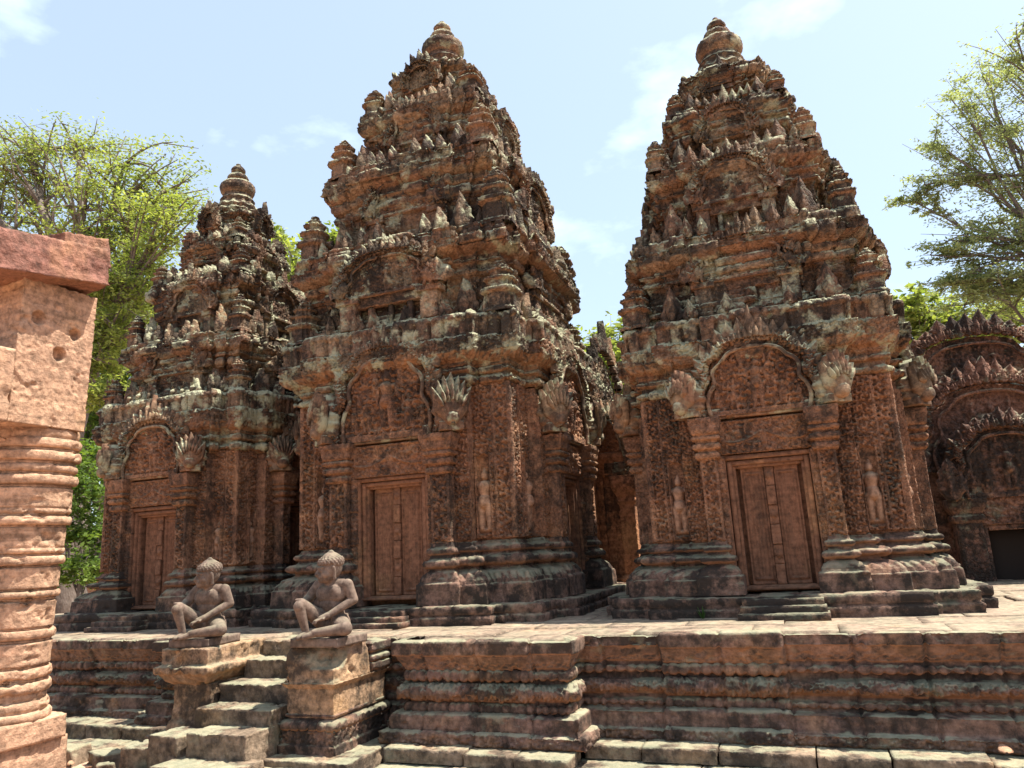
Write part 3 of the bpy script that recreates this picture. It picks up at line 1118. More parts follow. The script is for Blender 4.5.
        mes_ = []
        for v in range(2):
            mb = MB()
            mb.leaf(aw*.62, ah*.44, .09, nu=11, nv=13, ribs=3)
            mb.leaf(aw*.3, ah*.28, .06, M=T_(0, -.07, .02), nu=7, nv=9, ribs=2, kind='fan')
            mes_.append(mb.build('antefix', M_corn, None, .010, .05, 6, seed+80+k*3+v, link=False))
        c = prevc-aw*.62
        prevpj = (pd-w) if k == 0 else P['tiers'][k-1][0]*.13
        for q in range(4):
            r = RZ(q*math.pi/2)
            jit = lambda: T_(random.uniform(-.02, .02), random.uniform(-.02, .02), 0) @ RZ(random.uniform(-.12, .12)) @ Matrix.Scale(random.uniform(.9, 1.08), 4)
            lowsx = T_(lean*(zprev-zc2), 0, 0)
            if random.random() > .05:
                obj('antefix', mea[q % 2], tr, lowsx @ r @ T_(-c, -c, zprev-.03) @ jit())
            for sg in (-1, 1):
                obj('antefix', mel[q % 2], tr, lowsx @ r @ T_(sg*c*.66, -c-.01, zprev-.03) @ jit())
                if k < 3 and random.random() > .15:
                    obj('antefix', mes_[(q+k) % 2], tr, lowsx @ r @ T_(sg*c*.86, -c-.05, zprev-.03) @ jit())
                for fx in (.16, .34, .50):
                    if random.random() > .22:
                        obj('antefix', mes_[(q+k+1) % 2], tr, lowsx @ r @ T_(sg*c*fx, -c-prevpj-.02, zprev-.04) @ jit())
        zprev = z2+.03
        prevc = tc
    # lotus finial
    z0 = P['tiers'][-1][4]
    s_ = P['fin']
    sx = lean*(z0-zc2)
    mb = MB()
    fp = [(.55, -.02), (.57, .05), (.47, .09), (.50, .15), (.42, .20), (.38, .25), (.41, .30), (.35, .34), (.33, .39), (.36, .41), (.405, .46), (.42, .52), (.40, .58), (.33, .625), (.19, .64), (.20, .66), (.245, .68), (.255, .72), (.22, .76), (.15, .785), (.13, .81), (.165, .83), (.17, .87), (.13, .91), (.06, .95), (.05, .98), (.0, .99)]
    mb.lathe([(r*s_, z0+z*P['finh']) for r, z in fp], sx, 0, .02, 56, rip=lambda a, z: np.where(z < z0+.30*P['finh'], .02*np.cos(a*12), 0.004*np.cos(a*24)))
    mb.build('lotus_finial', M_tier, t, .012, .04, 4, seed+60)
    # low door steps on the west side
    mb = MB()
    for i in range(3):
        mb.box(-dw+.02*i-.08, dw-.02*i+.08, -(pd+.82)+.10*i, -(pd+.5), -.01, zp*.94*(i+1)/3-.004*i, .035)
    mb.build('door_step', M_base, t, .008, .03, 4, seed+70)
    return t


LAT = dict(w=1.36, pw=.93, pd=1.50, zp=.22, zb=.80, zw=2.52, zc0=2.95, zc1=3.14, zc2=3.45, co=.20, dw=.36, dz0=.27, dz1=1.63, px=.63, phw=.095, zs1=1.74, zcap=2.20, capo=.085,
           pil=.19, fs=1.0, cr=.058, pedw=1.22, pedh=.86, nagax=.77, nagaw=.42, nagah=.56, fin=.83, finh=1.18,
           tiers=[(1.22, 1.39, 3.50, 4.30, 4.56), (.97, 1.11, 4.60, 5.50, 5.72), (.70, .81, 5.76, 6.46, 6.66), (.46, .55, 6.70, 7.22, 7.40)])
FAR = dict(LAT)
FAR.update(w=1.30, tiers=[(1.13, 1.28, 3.50, 4.24, 4.48), (.86, 1.00, 4.52, 5.42, 5.64), (.58, .68, 5.68, 6.24, 6.44), (.34, .43, 6.48, 6.98, 7.16)], fin=.76, finh=1.14, co=.18)
CEN = dict(w=1.60, pw=1.09, pd=1.80, zp=.21, zb=.96, zw=2.98, zc0=3.38, zc1=3.58, zc2=3.92, co=.24, dw=.40, dz0=.30, dz1=1.74, px=.76, phw=.135, zs1=1.84, zcap=2.34, capo=.10,
           pil=.24, fs=1.18, cr=.066, pedw=1.46, pedh=1.24, nagax=.93, nagaw=.46, nagah=.72, fin=.90, finh=1.30,
           tiers=[(1.53, 1.76, 3.98, 4.92, 5.22), (1.24, 1.43, 5.27, 6.38, 6.68), (.88, 1.03, 6.73, 7.64, 7.90), (.57, .68, 7.94, 8.60, 8.82)])
PZ = 0.9
temple_tower('tall red sandstone tower at the right, nearest the library, with a straight pyramid outline', (-.34, 10.5, PZ), LAT, 1)
temple_tower('largest sandstone tower, in the middle of the row, behind the seated statues', (-5.05, 10.55, PZ), CEN, 200, lean=.02)
temple_tower('smallest and farthest sandstone tower at the left, half hidden by the middle tower', (-9.25, 10.35, PZ), FAR, 400)

# ------------------------------------------------------------------ ground
mb = MB()
n = 120
g = np.sinh(np.linspace(-5.4, 5.4, n+1))
g = g/g.max()*400
X, Y = np.meshgrid(g-5, g+6, indexing='xy')
P3 = np.stack([X, Y, -.22+0*X], -1)
v = P3.reshape(-1, 3)
P3[..., 2] += (.03*pn(v*.9)+.015*pn(v*2.7)).reshape(X.shape)
mb.grid(P3)
gr = mb.build('ground', M_dirt, None)
struct(gr)

# ------------------------------------------------------------------ terrace
ter = thing('stone_terrace', 'long moulded sandstone terrace that carries the three towers', 'terrace', (0, 0, 0))
tprof = [(.10, -.0), (.10, .10, 'fscroll', .012), (.07, .108), (.025, .112), (.02, .24), (-.0, .25), (-.11, .256), (-.11, .262)] + torus(-.12, .262, .325, .025, 'beads', .03) + \
    [(-.14, .335), (-.15, .345), (-.10, .375), (-.09, .39)] + torus(-.09, .39, .49, .05, 'loz', .055) + [(-.12, .50), (-.17, .505), (-.17, .545)] + torus(-.13, .55, .62, .03, 'beads', .03) + \
    [(-.13, .635), (-.10, .65), (-.07, .70, 'fscroll', .006), (-.02, .785), (-.002, .79), (0.0, .895), (-.03, .902), (-.10, .905)]


def mould(name, pts, seed, res=.014):
    mb = MB()
    sweep(mb, lambda o: path_corners(pts, o), tprof, .012, sres=res, closed=False)
    return mb.build(name, M_terr, ter, .005, .05, 4.5, seed, blocks=(10, .55, .038, .03))


mould('wall_moulding', [(-2.5, 7.2), (4.4, 7.2)], 3)
mould('wall_moulding', [(4.402, 7.2), (10, 7.2), (10, 24)], 4, .05)
mould('wall_moulding', [(-3.95, 7.3), (-3.95, 6.74), (-2.12, 6.74), (-2.12, 7.3)], 5)
mould('wall_moulding', [(-4.5, 7.2), (-3.7, 7.2)], 9)
mould('wall_moulding', [(-15, 24), (-15, 7.2), (-12.0, 7.2)], 6, .05)
mould('wall_moulding', [(-12.0, 7.2), (-7.3, 7.2)], 7)
mould('wall_moulding', [(-7.298, 7.2), (-7.298, 6.98), (-6.2, 6.98)], 8)
# paving slabs of the top
mb = MB()
y = 6.62
row = 0
while y < 16:
    d = .5+.25*random.random()
    x = -15.0
    while x < 10:
        wv = .6+.6*random.random()
        x1 = min(x+wv, 10)
        ylim = 7.27 if (x1 < -4.0 or x > -2.05) else 6.81
        y0 = max(y, ylim)
        if y+d > y0+.05 and not (-5.9 < (x+x1)/2 < -4.8 and y0 < 7.3):
            xa, xb = x, x1
            if y0 < 7.0:
                xa, xb = max(x, -3.86), min(x1, -2.2)
            if xb-xa > .1:
                zt = .9+random.uniform(-.010, .012)
                mb.box(xa+.006, xb-.006, y0+.006, y+d-.006, .80, zt, .09, faces='xXyYZ')
        x = x1
    y += d
    row += 1
mb.box(-14.9, 9.9, 7.3, 23.5, .70, .868, 1.2, faces='Z')
mb.build('paving', M_pave, ter, .008, .02, 3.0, 5)
# foundation courses, every block its own part
fk = 0


def course(x0, x1, yf, yb, z0, z1, seed, axis='x', lmin=.45, lmax=.85):
    global fk
    x = x0
    r = random.Random(seed)
    while x < x1-.05:
        L = r.uniform(lmin, lmax)
        e = min(x+L, x1)
        if x1-e < .2:
            e = x1
        mb = MB()
        dy = r.uniform(-.03, .03)
        dz = r.uniform(-.02, .012)
        mb.box(x+.006, e-.006, yf+dy, yb, z0, z1+dz, .03, faces='xXyYZ')
        fk += 1
        mb.build('foundation_stone', M_step if z1 < .08 else M_terr, ter, .010, .04, 4.5, seed+fk)
        x = e


course(-2.1, 4.2, 6.86, 7.2, -.10, .012, 21)
course(-2.15, 4.2, 6.62, 6.95, -.30, -.09, 22, lmin=.6, lmax=1.1)
course(-3.9, -2.1, 6.42, 6.8, -.10, .012, 23)
course(-3.92, -2.12, 6.2, 6.6, -.30, -.10, 24)
course(-8.6, -6.35, 6.72, 7.2, -.13, .03, 25)
course(-8.7, -6.9, 6.35, 6.80, -.30, -.11, 26)
course(-12, -8.6, 6.75, 7.2, -.2, .02, 27)

# ------------------------------------------------------------------ staircase
st = thing('stone_staircase', 'worn sandstone staircase between the two statue pedestals', 'staircase', (-5.3, 6.3, -.2))
SO = Vector((-5.3, 6.3, -.2))


def stone_part(name, mat, root, off, x0, x1, y0, y1, z0, z1, ero=.014, chip=.06, seed=0, res=.03, freq=3.0, pat=None, rz=0, tap=0):
    mb = MB()
    cx, cy = (x0+x1)/2, (y0+y1)/2
    mb.box(x0-cx, x1-cx, y0-cy, y1-cy, z0, z1, res, pat, M=T_(cx-off[0], cy-off[1], -off[2]) @ RZ(rz), tap=tap)
    return mb.build(name, mat, root, ero, chip, freq, seed)


for i, (x0, x1, y0, y1, z0, z1) in enumerate([(-5.55, -4.88, 5.75, 6.3, -.25, .25), (-5.78, -4.88, 6.08, 6.6, -.1, .39), (-5.80, -4.87, 6.42, 6.95, .1, .555), (-5.80, -4.87, 6.78, 7.25, .3, .735), (-5.80, -4.87, 7.08, 7.6, .5, .893)]):
    stone_part('step', M_step, st, SO, x0, x1, y0, y1, z0, z1, .010, .05, 31+i, .022, freq=4.5)
for i, (x0, x1, y0, y1, z0, z1, rz) in enumerate([(-5.0, -4.3, 5.55, 6.0, -.3, -.06, .03), (-5.65, -4.75, 5.42, 5.85, -.3, .04, -.04), (-6.35, -5.85, 5.75, 6.2, -.3, .10, .12), (-5.98, -5.6, 5.72, 6.1, -.3, .22, -.1), (-6.2, -5.75, 5.4, 5.72, -.3, -.06, .2), (-4.3, -3.7, 5.75, 6.1, -.3, -.10, .05)]):
    stone_part('kerb_stone', M_step, st, SO, x0, x1, y0, y1, z0, z1, .016, .07, 41+i, .025, rz=rz, freq=4.0)

# ------------------------------------------------------------------ pedestals
pa = thing('statue_pedestal', 'stair pedestal with a carved die and damaged rounded top, right of the steps', 'pedestal', (-4.56, 6.5, -.1), group='statue pedestals')
o = Vector((-4.56, 6.5, -.1))
stone_part('footing', M_step, pa, o, -4.95, -3.98, 5.98, 7.25, -.3, -.005, .016, .08, 51)
mb = MB()
hx, hy = .30, .34
pp = [(.02, -.01), (.02, .07), (.0, .075), (0, .19, 'fscroll', .012), (-.01, .20)] + torus(-.03, .20, .275, .04, 'petal', .018) + [(-.05, .285), (-.05, .30), (-.03, .31), (-.03, .33), (-.05, .335)]
post_prof(mb, -4.555-o.x, 6.70-o.y, hx, .50, [(a[0], a[1]-o.z)+tuple(a[2:]) for a in pp], .015)
mb.build('base_moulding', M_base, pa, .007, .04, 4, 52)
mb = MB()
pp = [(-.04, .30), (-.04, .56), (-.02, .58, 'petal', .01), (-.0, .60), (-.0, .61)]
post_prof(mb, -4.555-o.x, 6.70-o.y, hx, .50, [(a[0], a[1]-o.z)+tuple(a[2:]) for a in pp], .015)
mb.build('die', M_ped_yel, pa, .007, .05, 4, 53)
# broken, rounded top block
mb = MB()
mb.box(-.29, .29, -.32, .30, 0, .33, .02, M=T_(-4.555-o.x, 6.53-o.y, .60-o.z), tap=.08)
V = mb.V
for k in range(len(V)):
    v = V[k]
    q = v-np.array([-4.555-o.x, 6.53-o.y, .60-o.z])
    cut = np.clip((-q[:, 1]+.02)*.9+(q[:, 0]+.05)*.5-.10, 0, .2)*np.clip(q[:, 2]/.25, 0, 1)
    v[:, 2] -= cut
mb.build('broken_block', M_ped_yel, pa, .02, .14, 3.6, 54)
mb = MB()
pp = [(-.0, .60), (.03, .64), (.03, .70)] + torus(-.0, .70, .77, .03) + [(-.01, .79), (.02, .81), (.02, .89), (-.05, .895)]
post_prof(mb, -4.555-o.x, 7.04-o.y, .29, .17, [(a[0], a[1]-o.z)+tuple(a[2:]) for a in pp], .018)
mb.build('rear_block', M_terr, pa, .008, .05, 4, 55)

pb = thing('statue_pedestal', 'stair pedestal with a wide overhanging cap block, left of the steps', 'pedestal', (-6.12, 6.6, -.1), group='statue pedestals')
o = Vector((-6.12, 6.6, -.1))
stone_part('footing', M_step, pb, o, -6.52, -5.78, 6.18, 7.1, -.3, .09, .022, .10, 61)
mb = MB()
pp = [(.03, .08), (.0, .20), (-.02, .22), (-.02, .30), (-.03, .33), (-.03, .57)]
post_prof(mb, -6.08-o.x, 6.78-o.y, .27, .46, [(a[0], a[1]-o.z)+tuple(a[2:]) for a in pp], .02)
mb.build('die', M_ped_yel, pb, .012, .08, 3.5, 62)
mb = MB()
pp = [(-.05, .55), (.0, .59), (.05, .66), (.09, .70, 'petal', .014), (.09, .74), (.03, .76), (.03, .91), (0, .92), (-.1, .921)]
post_prof(mb, -6.12-o.x, 6.72-o.y, .27, .42, [(a[0], a[1]-o.z)+tuple(a[2:]) for a in pp], .02)
mb.build('cap_block', M_ped_yel, pb, .012, .09, 3.5, 63)
stone_part('rear_block', M_step, pb, o, -6.3, -5.83, 7.03, 7.4, .1, .893, .012, .06, 64)


# ------------------------------------------------------------------ guardian statues
def remesh_obj(mb_name, balls, voxel, mat, smooth_it=4):
    mb = MB()
    for a, b, r0, r1 in balls:
        a = np.array(a, float)
        b = np.array(b, float)
        L = np.linalg.norm(b-a)
        if L < 1e-4:
            b = a+np.array([0, 0, 1e-3])
            L = 1e-3
        t = (b-a)/L
        ref = np.array([1., 0, 0]) if abs(t[0]) < .8 else np.array([0, 1., 0])
        u = np.cross(t, ref)
        u /= np.linalg.norm(u)
        w = np.cross(t, u)
        ph = np.linspace(-math.pi/2, math.pi/2, 13)
        rows = []
        for p in ph[:7]:
            rows.append((a+t*r0*math.sin(p), r0*math.cos(p)))
        for p in ph[6:]:
            rows.append((b+t*r1*math.sin(p), r1*math.cos(p)))
        th = np.linspace(0, 2*math.pi, 18, endpoint=False)
        Pg = np.stack([c+max(r, 1e-5)*(np.cos(th)[:, None]*u+np.sin(th)[:, None]*w) for c, r in rows])
        mb.grid(Pg, wrap=True)
    o = mb.build(mb_name, mat, None, weld=True)
    m = o.modifiers.new('r', 'REMESH')
    m.mode = 'VOXEL'
    m.voxel_size = voxel
    m.use_smooth_shade = True
    s = o.modifiers.new('s', 'SMOOTH')
    s.factor = .5
    s.iterations = smooth_it
    bpy.context.view_layer.update()
    dg = bpy.context.evaluated_depsgraph_get()
    me = bpy.data.meshes.new_from_object(o.evaluated_get(dg))
    me.materials.clear()
    me.materials.append(mat)
    bpy.data.objects.remove(o)
    me.name = mb_name
    return me


def rot_head(p, c, yaw, pitch=0):
    p = np.array(p, float)-np.array([0, -.015, .60])
    cy, sy = math.cos(yaw), math.sin(yaw)
    cp, sp = math.cos(pitch), math.sin(pitch)
    p = np.array([p[0], p[1]*cp-p[2]*sp, p[1]*sp+p[2]*cp])
    return np.array([cy*p[0]-sy*p[1], sy*p[0]+cy*p[1], p[2]])*1.22+c+np.array([0, 0, -.10*1.0*0+0])


def statue_meshes():
    B = []
    add = lambda a, b, r0, r1=None: B.append((a, b, r0, r0 if r1 is None else r1))
    # torso
    add((-.07, .03, .115), (.07, .03, .115), .105)
    add((-.035, .015, .20), (.035, .015, .20), .088)
    add((-.045, .0, .30), (.045, .0, .30), .088, .088)
    add((-.075, -.005, .40), (.075, -.005, .40), .095, .095)
    add((-.07, -.045, .43), (-.06, -.045, .42), .062)
    add((.07, -.045, .43), (.06, -.045, .42), .062)
    add((-.12, .01, .485), (.12, .01, .485), .058)
    add((0, .0, .50), (0, -.03, .56), .064, .062)
    # left arm (viewer's right) reaching across the folded leg
    add((.175, .012, .480), (.235, .03, .335), .060, .046)
    add((.235, .03, .335), (.075, -.17, .205), .046, .030)
    add((.075, -.17, .205), (.03, -.215, .185), .034, .028)
    for k, dx in enumerate((-.022, -.007, .008, .022)):
        add((.03+dx, -.215-dx*.5, .185), (.0+dx, -.255-dx*.4-(.008 if k in (1, 2) else 0), .165), .0105, .0095)
        add((.0+dx, -.255-dx*.4-(.008 if k in (1, 2) else 0), .165), (-.008+dx, -.268-dx*.3, .142), .0095, .008)
    add((.06, -.19, .20), (.075, -.235, .18), .013, .010)
    # right arm resting on the raised thigh
    add((-.175, .012, .480), (-.255, -.06, .35), .060, .046)
    add((-.255, -.06, .36), (-.185, -.225, .325), .046, .030)
    add((-.185, -.225, .325), (-.165, -.265, .345), .032, .027)
    for k, dx in enumerate((-.022, -.007, .008, .022)):
        add((-.165+dx, -.265, .345), (-.155+dx, -.312-(.008 if k in (1, 2) else 0), .375), .0105, .0095)
        add((-.155+dx, -.312-(.008 if k in (1, 2) else 0), .375), (-.15+dx, -.345, .372), .0095, .008)
    add((-.148, -.25, .338), (-.112, -.275, .355), .013, .010)
    # right leg, knee raised
    add((-.09, -.0, .125), (-.135, -.305, .325), .092, .058)
    add((-.135, -.305, .325), (-.13, -.345, .31), .060, .052)
    add((-.132, -.33, .30), (-.12, -.25, .06), .054, .034)
    add((-.12, -.255, .045), (-.125, -.36, .022), .036, .026)
    # left leg folded on the ground
    add((.09, -.0, .115), (.285, -.17, .085), .100, .066)
    add((.285, -.17, .082), (-.0, -.275, .058), .062, .038)
    add((-.0, -.275, .05), (-.075, -.345, .028), .034, .024)
    # cloth roll round the waist
    for k in range(10):
        a0 = 2*math.pi*k/10
        a1 = 2*math.pi*(k+1)/10
        add((.135*math.cos(a0), .03+.105*math.sin(a0), .185), (.135*math.cos(a1), .03+.105*math.sin(a1), .185), .018)
    # head, turned to its right
    c = np.array([0, -.045, .548])
    hh = lambda p: rot_head(p, c, -.62, .10)
    H = lambda a, b, r0, r1=None: add(hh(a), hh(b), 1.24*r0, 1.24*(r0 if r1 is None else r1))
    H((0, -.005, .675), (0, .01, .685), .088)
    H((0, -.03, .635), (0, -.025, .64), .070)
    H((0, -.080, .606), (0, -.070, .61), .030)
    H((0, -.092, .684), (0, -.116, .650), .010, .0165)     # nose
    H((-.016, -.102, .647), (.016, -.102, .647), .010)
    H((-.026, -.100, .627), (.026, -.100, .627), .0115)   # lips
    H((-.024, -.095, .616), (.024, -.095, .616), .009)
    for sg in (-1, 1):
        H((sg*.012, -.094, .697), (sg*.056, -.074, .698), .010, .009)      # brow
        H((sg*.032, -.082, .676), (sg*.036, -.081, .676), .0145)           # eye
        H((sg*.044, -.052, .645), (sg*.042, -.052, .645), .036)            # cheek
        H((sg*.089, .0, .69), (sg*.087, .005, .635), .017, .013)           # ear
        H((sg*.087, .005, .635), (sg*.083, .003, .60), .012, .014)
    body = remesh_obj('body', B, .0058, M_stat, 2)
    # headdress of curls
    Hh = []
    add2 = lambda a, b, r0, r1=None: Hh.append((hh(a), hh(b), 1.24*r0, 1.24*(r0 if r1 is None else r1)))
    add2((0, .012, .715), (0, .014, .722), .092, .090)
    add2((-.01, .012, .728), (.01, .012, .728), .080)
    r = random.Random(3)
    for ring, (zz, rr, nn) in enumerate(((.707, .096, 20), (.724, .101, 22), (.741, .100, 22), (.757, .091, 20), (.769, .073, 15), (.776, .048, 10))):
        for k in range(nn):
            a = 2*math.pi*(k+.5*(ring % 2))/nn
            p = (rr*math.cos(a), .012+rr*math.sin(a), zz)
            if ring == 0 and math.sin(a) < -.2:
                continue
            add2(p, p, .0105)
    add2((0, .015, .775), (0, .02, .802), .030, .026)
    add2((-.020, .015, .800), (.020, .018, .803), .020)
    hair = remesh_obj('hair', Hh, .0065, M_stat, 1)
    return body, hair


BODY, HAIR = statue_meshes()
for lab, (x, y, zslab, x0, x1, y0, y1), rz in (
        ('seated stone guardian with curled headdress above the broken block pedestal, right of the steps', (-4.50, 6.52, .925, -4.80, -4.24, 6.26, 6.74), -.05),
        ('seated stone guardian with curled headdress above the wide cap pedestal, left of the steps', (-6.12, 6.60, .922, -6.40, -5.90, 6.33, 6.84), .06)):
    s_ = thing('guardian_statue', lab, 'statue', (x, y, zslab+.075), rz, 'seated guardian statues')
    b_ = obj('body', BODY, s_)
    obj('hair', HAIR, s_)
    mb = MB()
    mb.box(x0-x, x1-x, y0-y, y1-y, -.078, .006, .02)
    mb.build('base_slab', M_stat, s_, .005, .02, 5, 71)

# ------------------------------------------------------------------ ringed pillar at the left
PX, PY = -6.92, 5.0
pl = thing('stone_pillar', 'thick ringed sandstone pillar with a pierced capital block, cut by the left edge', 'pillar', (PX, PY, .3))
pl.rotation_euler = (0, R_(2.2), 0)
mb = MB()
mb.box(-.34, .34, -.34, .34, 0, .20, .025)
mb.build('pillar_base', M_clean, pl, .008, .05, 3, 81)
mb = MB()
rp = [(.0, .19)]
rings = [(.19, .27, .42), (.27, .36, .385), (.36, .43, .35), (.43, .52, .385), (.52, .55, .345), (.55, .64, .375), (.64, .66, .33), (.66, .86, .345), (.86, .89, .325), (.89, .97, .36), (.97, .99, .32), (.99, 1.22, .33), (1.22, 1.25, .315), (1.25, 1.31, .35),
         (1.31, 1.33, .312), (1.33, 1.52, .325), (1.52, 1.54, .31), (1.54, 1.62, .355), (1.62, 1.64, .315), (1.64, 1.70, .34), (1.70, 1.88, .33), (1.88, 1.90, .32), (1.90, 1.98, .365), (1.98, 2.0, .33), (2.0, 2.06, .35), (2.06, 2.24, .345),
         (2.24, 2.27, .33), (2.27, 2.36, .385), (2.36, 2.385, .34), (2.385, 2.46, .37), (2.46, 2.49, .345), (2.49, 2.58, .395), (2.58, 2.61, .35), (2.61, 2.70, .385), (2.70, 2.80, .36), (2.80, 2.92, .33)]
for a, b, r in rings:
    bulge = .014 if (b-a) < .10 else 0.0
    m_ = (a+b)/2
    k_ = .82+.18*min(1, a/2.0)
    r *= k_
    rp += [(r-bulge, a+.002), (r-.2*bulge, a+(b-a)*.25), (r, m_), (r-.2*bulge, b-(b-a)*.25), (r-bulge, b-.002)]
mb.lathe(rp+[(0, 2.92)], 0, 0, .014, 90)
mb.build('shaft', M_clean, pl, .009, .07, 4.6, 82)
mb = MB()


def holes(a, b):
    H = 0*a
    for hx_, hz_, hr in ((-.20, 1.0, .065), (.18, .93, .06), (.04, .70, .07)):
        H -= .09*np.clip(6*(1-np.hypot(a-hx_, b-hz_)/hr), 0, 1)
    return H


# capital: its pierced side faces +x
mb.box(-.40, .36, -.43, .42, 0, 1.36, .012, holes, M=T_(.0, -.16, 2.79) @ RZ(math.pi/2) @ T_(0, .06, 0))
for V in mb.V:                                      # notch cut in the front upper corner
    q = V-np.array([0, -.16, 2.90])
mb.build('capital_block', M_clean, pl, .012, .05, 5.0, 83)
mb = MB()
mb.box(-.47, .40, -.62, -.30, 0, .66, .03, M=T_(0, -.28, 2.78))
mb.build('corner_block', M_clean, pl, .012, .06, 2.4, 84)
mb = MB()
mb.box(-.55, .58, -.85, .30, 0, .38, .025, M=T_(.0, -.10, 4.14) @ RX(.17) @ RY(-.10))
mb.box(-.30, .56, -.15, .34, .2, .50, .025, M=T_(.0, -.10, 4.14) @ RX(.20) @ RY(-.06))
mb.build('broken_top_block', M_rough, pl, .04, .07, 3.0, 85)
th_ = thing('threshold_slab', 'low sunlit sandstone sill under the ringed pillar', 'stone sill', (-6.7, 5.0, -.22))
stone_part('sill', M_clean, th_, Vector((-6.7, 5.0, -.22)), -8.2, -6.62, 3.6, 5.40, -.3, .295, .012, .05, 91, .05)
fb = thing('fallen_block', 'sunlit square sandstone block in front of the ringed pillar base', 'stone block', (-6.75, 4.45, .3))
mb = MB()
mb.box(-.55, .18, -.2, .13, 0, .26, .03)
mb.build('block', M_clean, fb, .012, .05, 3, 92)


# ------------------------------------------------------------------ library at the right
def flame_pediment(root, w, h, y, z0, th, seed, mat, x=0, leaf=.24, res=.02):
    mb = MB()
    m = T_(x, 0, 0)
    tympanum(mb, w, h, y, z0, th, res=res, amp=.04, cell=.16, M=m, fig=True)
    p = mb.build('pediment', mat, root, .008, .03, 4, seed)
    mb = MB()
    arch_band(mb, w*1.05, h*1.03, y-.08, z0, .06, M=m)
    mb.build('arch_band', mat, p, .008, .03, 4, seed+1)
    mb = MB()
    crest(mb, w*1.10, h*1.06, y-.02, z0, leaf*.95, leaf*.75, M=m, th=.10, skip=.03)
    crest(mb, w*1.0, h*.97, y-.10, z0, leaf*.6, leaf*.6, M=m, th=.08, skip=.02)
    mb.build('flame_crest', M_lib, p, .012, .04, 5, seed+2)
    for sg in (-1, 1):
        mb = MB()
        mb.leaf(.40, .62, .12, M=m @ T_(sg*w*.58, y-.08, z0) @ RZ(sg*.3), nu=19, nv=24, ribs=4, kind='fan', back=1)
        mb.build('naga_head', M_lib, p, .010, .04, 5, seed+3)
    return p


LX, LY = 2.86, 13.0
lib = thing('library_building', 'red sandstone library with three stacked flame edged gables at the right edge', 'building', (LX, LY, .55))
for i, (w_, h_, y_, z_, hw_, zt_) in enumerate(((1.35, 1.05, 0.0, 1.55, .80, 1.6), (1.95, 1.35, .42, 2.0, 1.12, 2.1), (2.3, 1.5, .95, 2.75, 1.35, 2.95))):
    flame_pediment(lib, w_, h_, y_-.06, z_, .3, 500+i*10, M_lib, leaf=.20+.03*i)
    if i:
        mb = MB()
        mb.box(-hw_, hw_, y_, y_+.5, 0, zt_, .06)
        mb.build('wall', M_lib, lib, .01, .05, 3, 530+i, blocks=(.35, .6, .02, .012))
for sg in (-1, 1):
    mb = MB()
    mb.box(sg*.62-.17, sg*.62+.17, -.04, .6, .0, 1.22, .025, lambda a, z: np.where(np.abs(a) > .12, .006, .01*(scroll(a, z, .09)-.3)))
    post_prof(mb, sg*.62, .2, .18, .25, [(.0, 1.2), (.03, 1.25), (.03, 1.3), (.0, 1.33), (.05, 1.42), (.08, 1.5), (.08, 1.56)], .02)
    post_prof(mb, sg*.62, .2, .18, .25, [(.10, -.02), (.10, .12), (.05, .16), (.06, .22), (.0, .28)], .02)
    mb.build('pilaster', M_lib, lib, .008, .04, 4, 540)
mb = MB()
mb.box(-.46, .46, -.02, .5, 1.16, 1.56, .02, lambda a, z: .03*(scroll(a, z, .12)-.3))
mb.build('lintel', M_lib, lib, .006, .03, 4, 541)
mb = MB()
for sg in (-1, 1):
    mb.box(sg*.425-.035, sg*.425+.035, .02, .45, .0, 1.16, .03)
mb.box(-.39, .39, .02, .45, 1.08, 1.16, .03)
mb.build('door_frame', M_lib, lib, .004, .02, 4, 542)
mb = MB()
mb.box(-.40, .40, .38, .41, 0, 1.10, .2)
mb.build('doorway_shade_panel', M_dark, lib)  # thin panel closing the opening, interior shade painted into its colour
mb = MB()
a = np.linspace(-math.pi/2, math.pi/2, 40)
Yv = np.linspace(1.2, 5.0, 60)
Pg = np.stack([np.repeat((1.3*np.sin(a))[None], 60, 0), np.repeat(Yv[:, None], 40, 1), np.repeat((2.7+1.35*np.cos(a))[None], 60, 0)+.02*np.cos(Yv*14)[:, None]], -1)
mb.grid(Pg, flip=True)
mb.build('roof', M_lib, lib, .02, .06, 2.5, 550)
mb = MB()
mb.box(-1.35, 1.35, 1.4, 5.0, 0, 2.75, .12)
mb.build('wall', M_lib, lib, .012, .05, 3, 551, blocks=(.35, .6, .02, .012))
mb = MB()
mb.box(-1.7, 1.7, -.5, 5.3, -.5, .34, .1)
mb.box(-1.0, 1.0, -.62, .5, -.5, .14, .06)
mb.build('plinth', M_lib, lib, .012, .05, 3, 552)

# ------------------------------------------------------------------ hall behind, between the middle and the right tower
hx0, hy0 = -2.95, 13.3
hall = thing('entrance_hall', 'sunlit orange sandstone hall porch glimpsed between the middle and right towers', 'building', (hx0, hy0, .9))
mb = MB()
mb.box(-3.2, -.35, -.85, 5, 0, 2.9, .12)
mb.build('wall', M_hall, hall, .01, .04, 3, 560, blocks=(.35, .6, .02, .012))
mb = MB()
mb.box(-.36, .05, -.62, 1.2, 0, 2.0, .04)
mb.build('porch_wall', M_hall, hall, .008, .03, 3, 561, blocks=(.35, .6, .015, .012))
for x0, x1 in ((-.36, -.24), (-.08, .05)):
    mb = MB()
    mb.box(x0, x1, -.69, -.60, .25, 2.0, .02, lambda a, z: .02*(scroll(a, z, .10)-.5))
    mb.build('pilaster', M_hall, hall, .006, .03, 4, 567)
mb = MB()
post_prof(mb, -.16, -.3, .25, .36, [(.0, 1.96), (.03, 2.0), (.03, 2.06), (.0, 2.1), (.06, 2.2), (.10, 2.28), (.10, 2.36), (.0, 2.38)], .02)
